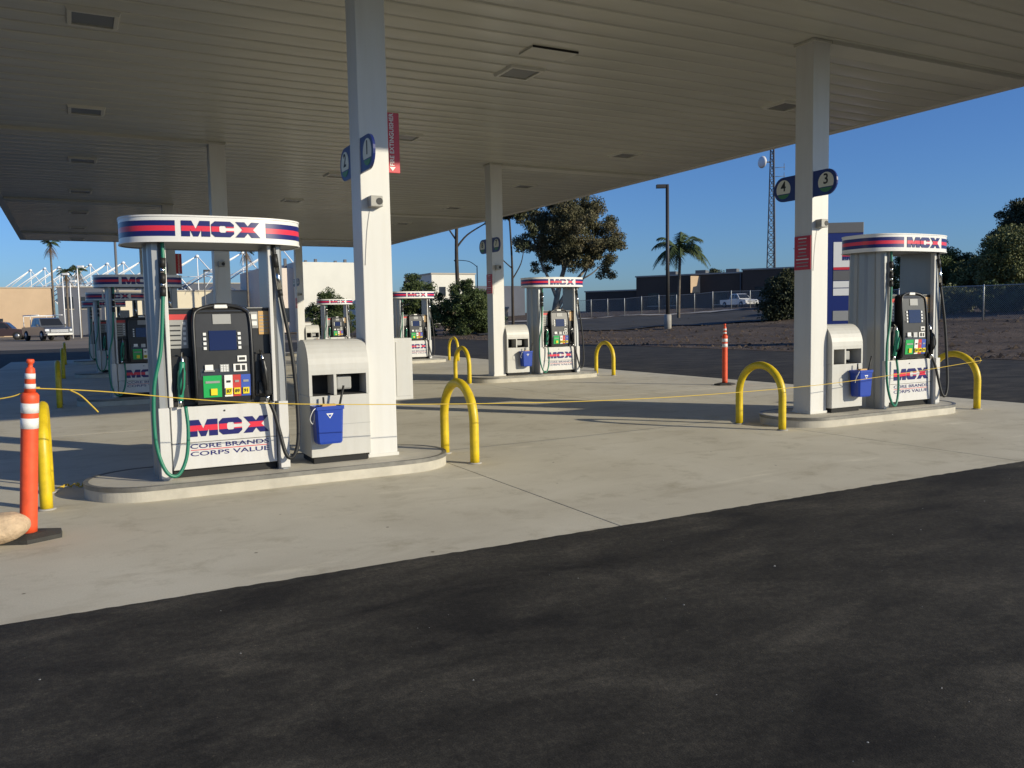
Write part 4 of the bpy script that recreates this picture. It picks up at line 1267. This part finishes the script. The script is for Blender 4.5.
palm(19.2, 112, -.1, 11.6, 'palm head showing under the oval sign of the nearest dispenser', 'fan', 18, 1.7, 0, .5, 8)
random.seed(77)

# ------------------------------------------------------------------ distant buildings
def building(name, base, yaw, parts, label):
    t = empty(name, base, yaw); tag(t, label, 'building')
    return t
def wall_box(t, x0, x1, y0, y1, z0, z1, m, cop=True):
    o = MB().box(x0, x1, y0, y1, z0, z1).build('wall', m, t)
    if cop:
        MB().box(x0 - .12, x1 + .12, y0 - .12, y1 + .12, z1 + .002, z1 + .18).build('parapet', 'coping', o)
    return o
def windows(t, xs_, z0, z1, wd, y, m='window_dark'):
    for x in xs_:
        o = MB().box(x - wd / 2, x + wd / 2, y - .06, y + .1, z0, z1).build('window', m, t)
        MB().box(x - wd / 2 - .08, x + wd / 2 + .08, y - .1, y + .05, z0 - .12, z0 - .002).build('sill', 'coping', o)
by = -YAW
t = building('tan_building', (-5.4, 146.4, -.1), 0.0, None, 'long tan flat-roofed building at the far left')
wall_box(t, -45, 0, 0, 22, 0, 7.7, 'wall_tan')
for x in range(-40, 0, 8): MB().box(x - 1.2, x + 1.2, -.08, .1, 0.1, 2.9).build('door', 'window_dark', t)
t = building('slate_building', (-4.9, 151.0, -.1), 0.0, None, 'dark slate-blue building behind the short palms')
wall_box(t, 0.4, 15, 0, 14, 0, 8.0, 'wall_slate')
windows(t, [2 + 2.6 * k for k in range(5)], 4.4, 6.4, 1.4, 0)
t = building('cream_building', (12.0, 120.2, -.1), 0.0, None, 'low cream sunlit building behind the nearest dispenser')
wall_box(t, -10.5, 13.0, 0, 14, 0, 6.2, 'wall_cream')
windows(t, [-8, -5, 8.2, 10.4], 1.2, 3.6, 1.1, 0)
t = building('glass_block', (16.0, 152.0, -.1), 0.0, None, 'dark blue block with window strip above the cream building')
wall_box(t, 0, 16, 0, 14, 0, 8.7, 'wall_slate')
windows(t, [0.9 + 1.3 * k for k in range(12)], 6.2, 7.5, 0.8, 0)
t = building('pinkish_building', (20.9, 111.2, -.1), 0.0, None, 'pinkish white sunlit building left of the big white column')
wall_box(t, 0, 8.6, 0, 16, 0, 9.1, 'wall_pink', False)
wall_box(t, 4.5, 17, -1.2, 15, 0, 9.9, 'wall_white', False)
for k in range(11): MB().box(0.6 + k * 1.45, 0.95 + k * 1.45, 1.0, 1.5, 9.0, 10.1 + 0.2 * (k % 3)).build('roof_vent', 'tower_steel', t)
windows(t, [1.5, 3.2], 1.5, 3.5, 1.0, 0)
windows(t, [6.2, 8.4, 10.6], 1.5, 3.2, 1.2, -1.2)
t = building('white_building', (39.5, 94.5, -.1), 0.0, None, 'white flat building above the green shrubs, left of the seventh pump column')
wall_box(t, 0, 6.3, 0, 10, 0, 7.45, 'wall_white')
wall_box(t, 6.4, 15.0, 2, 11, 0, 6.0, 'wall_slate', False)
windows(t, [1.5, 3.2, 4.9], 4.6, 5.8, 0.9, 0)
t = building('garden_wall', (33.3, 67.5, terr(33.3, 67.5) - .1), by, None, 'low sunlit ochre wall left of the eucalyptus trunk')
t['category'] = 'wall'
wall_box(t, -3.2, 3.0, 0, 0.4, 0, 2.1, 'wall_tan')
t = building('brown_building', (63.3, 82.0, terr(63.3, 82.0) - .4), -1.0, None, 'long dark brown flat building on the skyline behind the palm')
wall_box(t, -7.6, -0.02, 0.6, 14, 0, 3.05, 'wall_brown_dark')
wall_box(t, 0, 13.9, 0, 14, 0, 4.75, 'wall_brown')
wall_box(t, 14.0, 24, -0.4, 14, 0, 5.05, 'wall_brown')
MB().prism([(8.6, 0.05), (7.74, -1.29), (7.6, 0.05)], 'z', 2.5, 4.6).build('sun_catch_wedge', 'wall_tan', t)  # added tan wedge, one face turned to the sun to give the bright notch
windows(t, [16.4, 19.2], 1.3, 3.0, 1.8, -0.4)
windows(t, [2.4, 4.8, 11.2], 1.0, 2.6, 1.6, 0)
MB().box(13.6, 13.75, -0.14, -0.002, 0.2, 4.7).build('downpipe', 'tower_steel', t)
for k in range(3): MB().bbox(3 + 4 * k, 4.4 + 4 * k, 3, 4.4, 4.94, 5.5, .05).build('roof_unit', 'pole_grey', t)

# white tubular roof frames
peaks = [(-10.2, 211.8, 14.2), (-7.2, 204.5, 14.2), (-4.4, 197.4, 14.0), (-1.5, 189.1, 13.7), (1.3, 180.8, 13.6), (4.1, 172.5, 13.3), (6.5, 164.4, 13.0), (9.2, 158.3, 12.9), (12.4, 152.4, 12.8), (16.7, 142.4, 12.8), (22.1, 131.0, 12.6), (27.0, 126.5, 13.4)]
od = ['first', 'second', 'third', 'fourth', 'fifth', 'sixth', 'seventh', 'eighth', 'ninth', 'tenth', 'eleventh', 'last']
for k, (x, y, z) in enumerate(peaks):
    t = empty('roof_frame', (x, y, 0)); tag(t, 'white tubular roof frame on the skyline, %s from the left' % od[k], 'roof frame', 'white tubular roof frames')
    pk = Vector((0, 0, z))
    zb = 6.0
    rad = 0.10
    w1, w2 = (12.4, 5.5)
    for sx_, sy_ in ((-w1, -1.0), (w2, 1.0), (-w1 - 1.0, 4.0)):
        p = side(sx_, sy_, zb)
        MB().tube([tuple(pk), p], rad, 6).build('strut', 'white_steel', t)
    MB().tube([tuple(pk), (0, 0, zb - 6)], rad * .8, 6).build('mast', 'white_steel', t)
    a_, b_ = side(-w1 * .5, 1, (z + zb) / 2), side(w2 * .5, 1, (z + zb) / 2)
    MB().tube([a_, b_], rad * .6, 6).build('tie', 'white_steel', t)
    MB().tube([side(-w1 * .5, -.5, (z + zb) / 2), (0, 0, zb)], rad * .6, 6).build('tie', 'white_steel', t)
    MB().tube([side(w2 * .5, -.5, (z + zb) / 2), (0, 0, zb)], rad * .6, 6).build('tie', 'white_steel', t)
    MB().lathe([(.30, z - .2), (.34, z), (.16, z + .22)], 8).build('cap', 'white_steel', t)

# ------------------------------------------------------------------ poles and tower
def lamp_post(name, x, y, bz, hgt, rad, m, label, head='box', base=False, hd=-1):
    t = empty(name, (x, y, bz)); tag(t, label, 'light pole')
    MB().tube([(0, 0, 0), (0, 0, hgt)], [rad, rad * .8], 10).build('pole', m, t)
    if head == 'box':
        p = side(hd * 0.55, 0, hgt - .25)
        q = MB()
        ux = vr * 0.5 * hd
        c_ = Vector((0, 0, hgt - 0.25))
        a = c_ + vr * hd * 0.12; b_ = c_ + vr * hd * 0.78; s_ = Vector((-vr.y, vr.x, 0)) * 0.2
        vv = [a - s_, b_ - s_, b_ + s_, a + s_]
        q.add([tuple(p_) for p_ in vv] + [tuple(p_ + Vector((0, 0, .24))) for p_ in vv], [(3, 2, 1, 0), (4, 5, 6, 7), (0, 1, 5, 4), (1, 2, 6, 5), (2, 3, 7, 6), (3, 0, 4, 7)])
        q.build('lamp_head', m, t)
        MB().tube([(0, 0, hgt - .13), tuple(c_ + vr * hd * .15 + Vector((0, 0, .12)))], rad * .5, 6).build('arm', m, t)
    if head == 'cobra':
        MB().tube(smooth_path([(0, 0, hgt - .1), side(hd * .8, 0, hgt + .45), side(hd * 2.0, 0, hgt + .6)], 4), rad * .6, 6).build('arm', m, t)
        p = side(hd * 2.2, 0, hgt + .58)
        MB().lathe([(.05, -.1), (.16, -.06), (.14, .04), (.05, .08)], 8, p).build('lamp_head', m, t)
    if base:
        MB().lathe([(.26, -.2), (.26, 1.0), (.22, 1.06)], 16).build('concrete_base', 'kerb_concrete', t)
    return t
lamp_post('light_pole', 35.6, 40.3, terr(35.6, 40.3), 10.35, .15, 'pole_dark', 'dark square-headed light pole on concrete base in front of the palm', 'box', True)
lamp_post('light_pole', 1.1, 75.1, -.1, 10.5, .13, 'pole_grey', 'grey pole rising behind the canopy left of the nearest dispenser sign', 'box')
lamp_post('street_lamp', 34.2, 69.4, terr(34.2, 69.4), 6.4, .06, 'pole_grey', 'thin cobra-head street lamp above the shrubs', 'cobra')
lamp_post('light_pole', -3.4, 111.4, -.1, 8.2, .075, 'white_steel', 'leftmost of three white poles by the short palms', 'box', hd=1)
lamp_post('light_pole', -2.6, 110.9, -.1, 7.3, .075, 'white_steel', 'middle one of three white poles by the short palms', 'box', hd=1)
lamp_post('light_pole', -1.7, 110.6, -.1, 9.1, .075, 'white_steel', 'rightmost and tallest of three white poles by the short palms', 'box', hd=1)
lamp_post('light_pole', 12.6, 105, -.1, 8.4, .1, 'pole_grey', 'grey lamp pole in front of the cream building', 'box', hd=1)
lamp_post('light_pole', 29.0, 92, -.1, 9.0, .12, 'pole_dark', 'short dark post top above the shrubs right of the big column', 'none')
# lattice radio tower
t = empty('radio_tower', (117.5, 112.2, 1.5)); tag(t, 'tall lattice radio tower with white dish left of the right column', 'tower')
hT = 31
def leg(k, z):
    w_ = 1.15 - 0.75 * z / hT
    a_ = 2 * PI * k / 3 + .4
    return (w_ * math.cos(a_), w_ * math.sin(a_), z)
for k in range(3):
    MB().tube([leg(k, z) for z in (0, 10, 20, hT)], .12, 5).build('leg', 'tower_steel', t)
nb = 22
for k in range(3):
    q = MB()
    for b_ in range(nb):
        z0, z1 = hT * b_ / nb, hT * (b_ + 1) / nb
        q.tube([leg(k, z0), leg((k + 1) % 3, z1)], .05, 4, False)
        q.tube([leg((k + 1) % 3, z0), leg(k, z1)], .05, 4, False)
        q.tube([leg(k, z1), leg((k + 1) % 3, z1)], .05, 4, False)
    q.build('bracing', 'tower_steel', t)
dp_ = side(-2.0, 0, 28.6)
q = MB(); q.lathe([(0.1, .35), (.7, .25), (1.15, 0), (1.1, -.05), (.3, -.12)], 18)
o = q.build('dish', 'white_steel', t, dp_, (PI / 2, 0, -YAW - PI / 2 + 0.5))
MB().tube([side(-.4, 0, 28.6), side(-1.8, 0, 28.6)], .12, 6).build('dish_arm', 'tower_steel', t)
for z in (27.5, 25.8, 22.5):
    MB().tube([side(0, 0, z), side(2.4, 0, z + .1)], .05, 5).build('antenna_arm', 'tower_steel', t)
    MB().tube([side(2.2, 0, z - .5), side(2.2, 0, z + .8)], .05, 5).build('antenna', 'tower_steel', t)
t = empty('whip_antenna', (88.6, 78.5, 1.8)); tag(t, 'thin whip antenna mast right of the radio tower', 'antenna')
MB().tube([(0, 0, 0), (0, 0, 11.2)], .07, 6).build('mast', 'tower_steel', t)
MB().lathe([(.08, 0), (.32, .1), (.36, .5), (.2, .6)], 10, side(.25, 0, 6.4)).build('drum', 'white_steel', t)
MB().tube([side(-.5, 0, 8.6), side(.4, 0, 8.6)], .05, 5).build('arm', 'tower_steel', t)

# ------------------------------------------------------------------ price sign
pz = terr(28.2, 18.7)
t = empty('price_sign', (28.15, 18.75, pz), -YAW - 0.06); tag(t, 'navy fuel price pylon sign with white panels behind the right column', 'sign')
MB().bbox(-1.15, 1.15, -0.22, 0.22, 0.0, 0.35, .02).build('plinth', 'kerb_concrete', t)
fr = MB().bbox(-1.2, 1.2, -0.2, 0.2, 0.351, 4.95, .02).build('frame', 'sign_navy', t)
MB().bbox(-1.2, 1.2, -0.21, 0.21, 4.952, 5.42, .02).build('cap', 'pole_grey', t)
lp = MB().box(-0.13, 1.04, -0.215, -0.195, 3.42, 4.55).build('logo_panel', 'label_white', t)
MB().box(-0.13, 1.04, -0.222, -0.2152, 3.30, 3.415).build('red_rule', 'red', t)
# logo on panel
kk = 0.15
x = 0.26
for ch in 'MCX':
    pts, wd = LET[ch]
    MB().prism([(x + p_[0] * kk, 3.72 + p_[1] * 0.52) for p_ in pts], 'y', -0.222, -0.2152).build('letter', 'letter_print', lp)
    x += (wd + .08) * kk
MB().box(-0.13, 1.04, -0.215, -0.195, 2.82, 3.27).build('grade_panel', 'pole_grey', t)
for z0, z1 in ((2.50, 2.79), (2.14, 2.46)):
    MB().box(-0.13, 1.04, -0.215, -0.195, z0, z1).build('price_panel', 'label_white', t)
MB().box(-0.13, 1.04, -0.215, -0.195, 1.0, 1.45).build('grade_panel', 'label_grey', t)

# ------------------------------------------------------------------ fences
def fence(pts, hgt, spacing, label):
    a = Vector((*pts[0], 0)); b_ = Vector((*pts[1], 0)); d = (b_ - a); L = d.length; d.normalize()
    t = empty('chain_link_fence', (a.x, a.y, 0), math.atan2(d.y, d.x)); tag(t, label, 'fence', 'chain-link fences on the slope')
    n = int(L / spacing)
    zz = []
    for k in range(n + 1):
        p = a + d * (k * spacing); z = terr(p.x, p.y); zz.append(z)
        MB().lathe([(.042, z - .2), (.042, z + hgt), (.02, z + hgt + .05)], 8, (k * spacing, 0, 0)).build('post', 'galvanised', t)
    MB().tube([(k * spacing, 0, zz[k] + hgt - .03) for k in range(n + 1)], .025, 6).build('top_rail', 'galvanised', t)
    q = MB()
    q.add([p for k in range(n + 1) for p in ((k * spacing, 0.03, zz[k] + .03), (k * spacing, 0.03, zz[k] + hgt - .04))], [(2 * k, 2 * k + 2, 2 * k + 3, 2 * k + 1) for k in range(n)])
    q.build('mesh_fabric', 'chain_link', t)
fence(((46, 73), (64.5, 50.5)), 1.9, 1.9, 'grey chain-link fence with thin posts before the brown building')
fence(((40.2, 30), (44, 8)), 1.9, 2.4, 'grey chain-link fence before the trees at right')

# ------------------------------------------------------------------ vehicles
def pickup(name, base, yaw, paint, label, rack=False, sc=1.0):
    t = empty(name, base, yaw); tag(t, label, 'pickup truck'); t.scale = (sc, sc, sc)
    L, w_ = 2.75, 0.95
    # body lower profile (x forward, z)
    prof = [(-L, .55), (-L, 1.05), (-0.55, 1.08), (1.10, 1.10), (1.30, 1.10), (L - .25, 1.0), (L, .9), (L, .45), (L - .3, .38), (-L + .3, .42)]
    MB().prism(prof, 'y', -w_, w_).build('body', paint, t)
    cab = [(-0.75, 1.085), (1.35, 1.105), (0.72, 1.72), (0.4, 1.80), (-0.55, 1.80), (-0.72, 1.70)]
    cb = MB(); n = len(cab)
    cb.add([(x, -w_ + .06 + .16 * max(0, (z - 1.1) / .7), z) for x, z in cab] + [(x, w_ - .06 - .16 * max(0, (z - 1.1) / .7), z) for x, z in cab], [tuple(range(n)), tuple(range(2 * n - 1, n - 1, -1))] + [(i, n + i, n + (i + 1) % n, (i + 1) % n) for i in range(n)])
    cb.build('cab', paint, t)
    q = MB(); q.add([(1.28, -.78, 1.17), (1.28, .78, 1.17), (.76, .68, 1.70), (.76, -.68, 1.70)], [(0, 1, 2, 3)])
    for v_ in range(4): q.v[v_] = (q.v[v_][0] + .02, q.v[v_][1], q.v[v_][2] + .015)
    q.build('windscreen', 'glass_dark', t)
    for s in (-1, 1):
        q = MB(); yy = lambda z: s * (w_ - .06 - .16 * (z - 1.1) / .7 + .008)
        pp = [(.2, 1.16), (1.12, 1.17), (.62, 1.66), (.2, 1.70)]
        q.add([(x, yy(z), z) for x, z in pp], [(0, 1, 2, 3)]); q.build('side_window', 'glass_dark', t)
        q = MB(); pp = [(-.66, 1.16), (.12, 1.16), (.12, 1.70), (-.62, 1.66)]
        q.add([(x, yy(z), z) for x, z in pp], [(0, 1, 2, 3)]); q.build('side_window', 'glass_dark', t)
        MB().bbox(L - .12, L + .012, s * .88 - .14, s * .88 + .02 if s > 0 else s * .88 + .14, .74, .90, .02).build('headlight', 'headlight', t)
        MB().bbox(.95, 1.1, s * 1.0 - .08, s * 1.0 + .08, 1.13, 1.28, .02).build('mirror', 'black_plastic', t)
        for x in (1.75, -1.75):
            wv = MB().lathe([(.22, -.12), (.38, -.12), (.40, -.08), (.40, .08), (.38, .12), (.22, .12)], 18)
            o = wv.build('wheel', 'tyre', t, (x, s * .87, .40), (PI / 2, 0, 0))
            MB().lathe([(.05, -.135), (.22, -.125), (.235, 0), (.22, .125), (.05, .135)], 14).build('rim', 'rim', o)
    MB().bbox(L - .05, L + .02, -.66, .66, .62, .90, .02).build('grille', 'black_plastic', t)
    for z in (.68, .76, .84): MB().box(L + .021, L + .03, -.62, .62, z - .018, z + .018).build('grille_bar', 'headlight', t)
    MB().bbox(L - .02, L + .14, -.93, .93, .42, .60, .03).build('bumper', 'rim', t)
    if rack:
        for x in (-2.5, -.9):
            MB().tube([(x, -.85, 1.05), (x, -.85, 1.95), (x, .85, 1.95), (x, .85, 1.05)], .04, 6).build('rack_frame', 'white_steel', t)
        for y in (-.85, .85): MB().tube([(-2.6, y, 1.99), (1.0, y, 1.99)], .04, 6).build('rack_rail', 'white_steel', t)
    return t
pickup('pickup_truck', (-5.2, 99.0, -.1), -YAW - 0.75, 'paint_silver', 'silver pickup truck with white rack parked at far left', True, 1.42)
pickup('pickup_truck', (62.5, 62.0, terr(62.5, 62) + .02), -YAW - 1.2, 'paint_white', 'white pickup truck behind the fence near the brown building', False, 0.85)
pickup('pickup_truck', (-10.6, 112.0, -.1), -YAW + 0.3, 'paint_dark', 'dark maroon pickup truck cut off at the far left edge', False, 1.25)
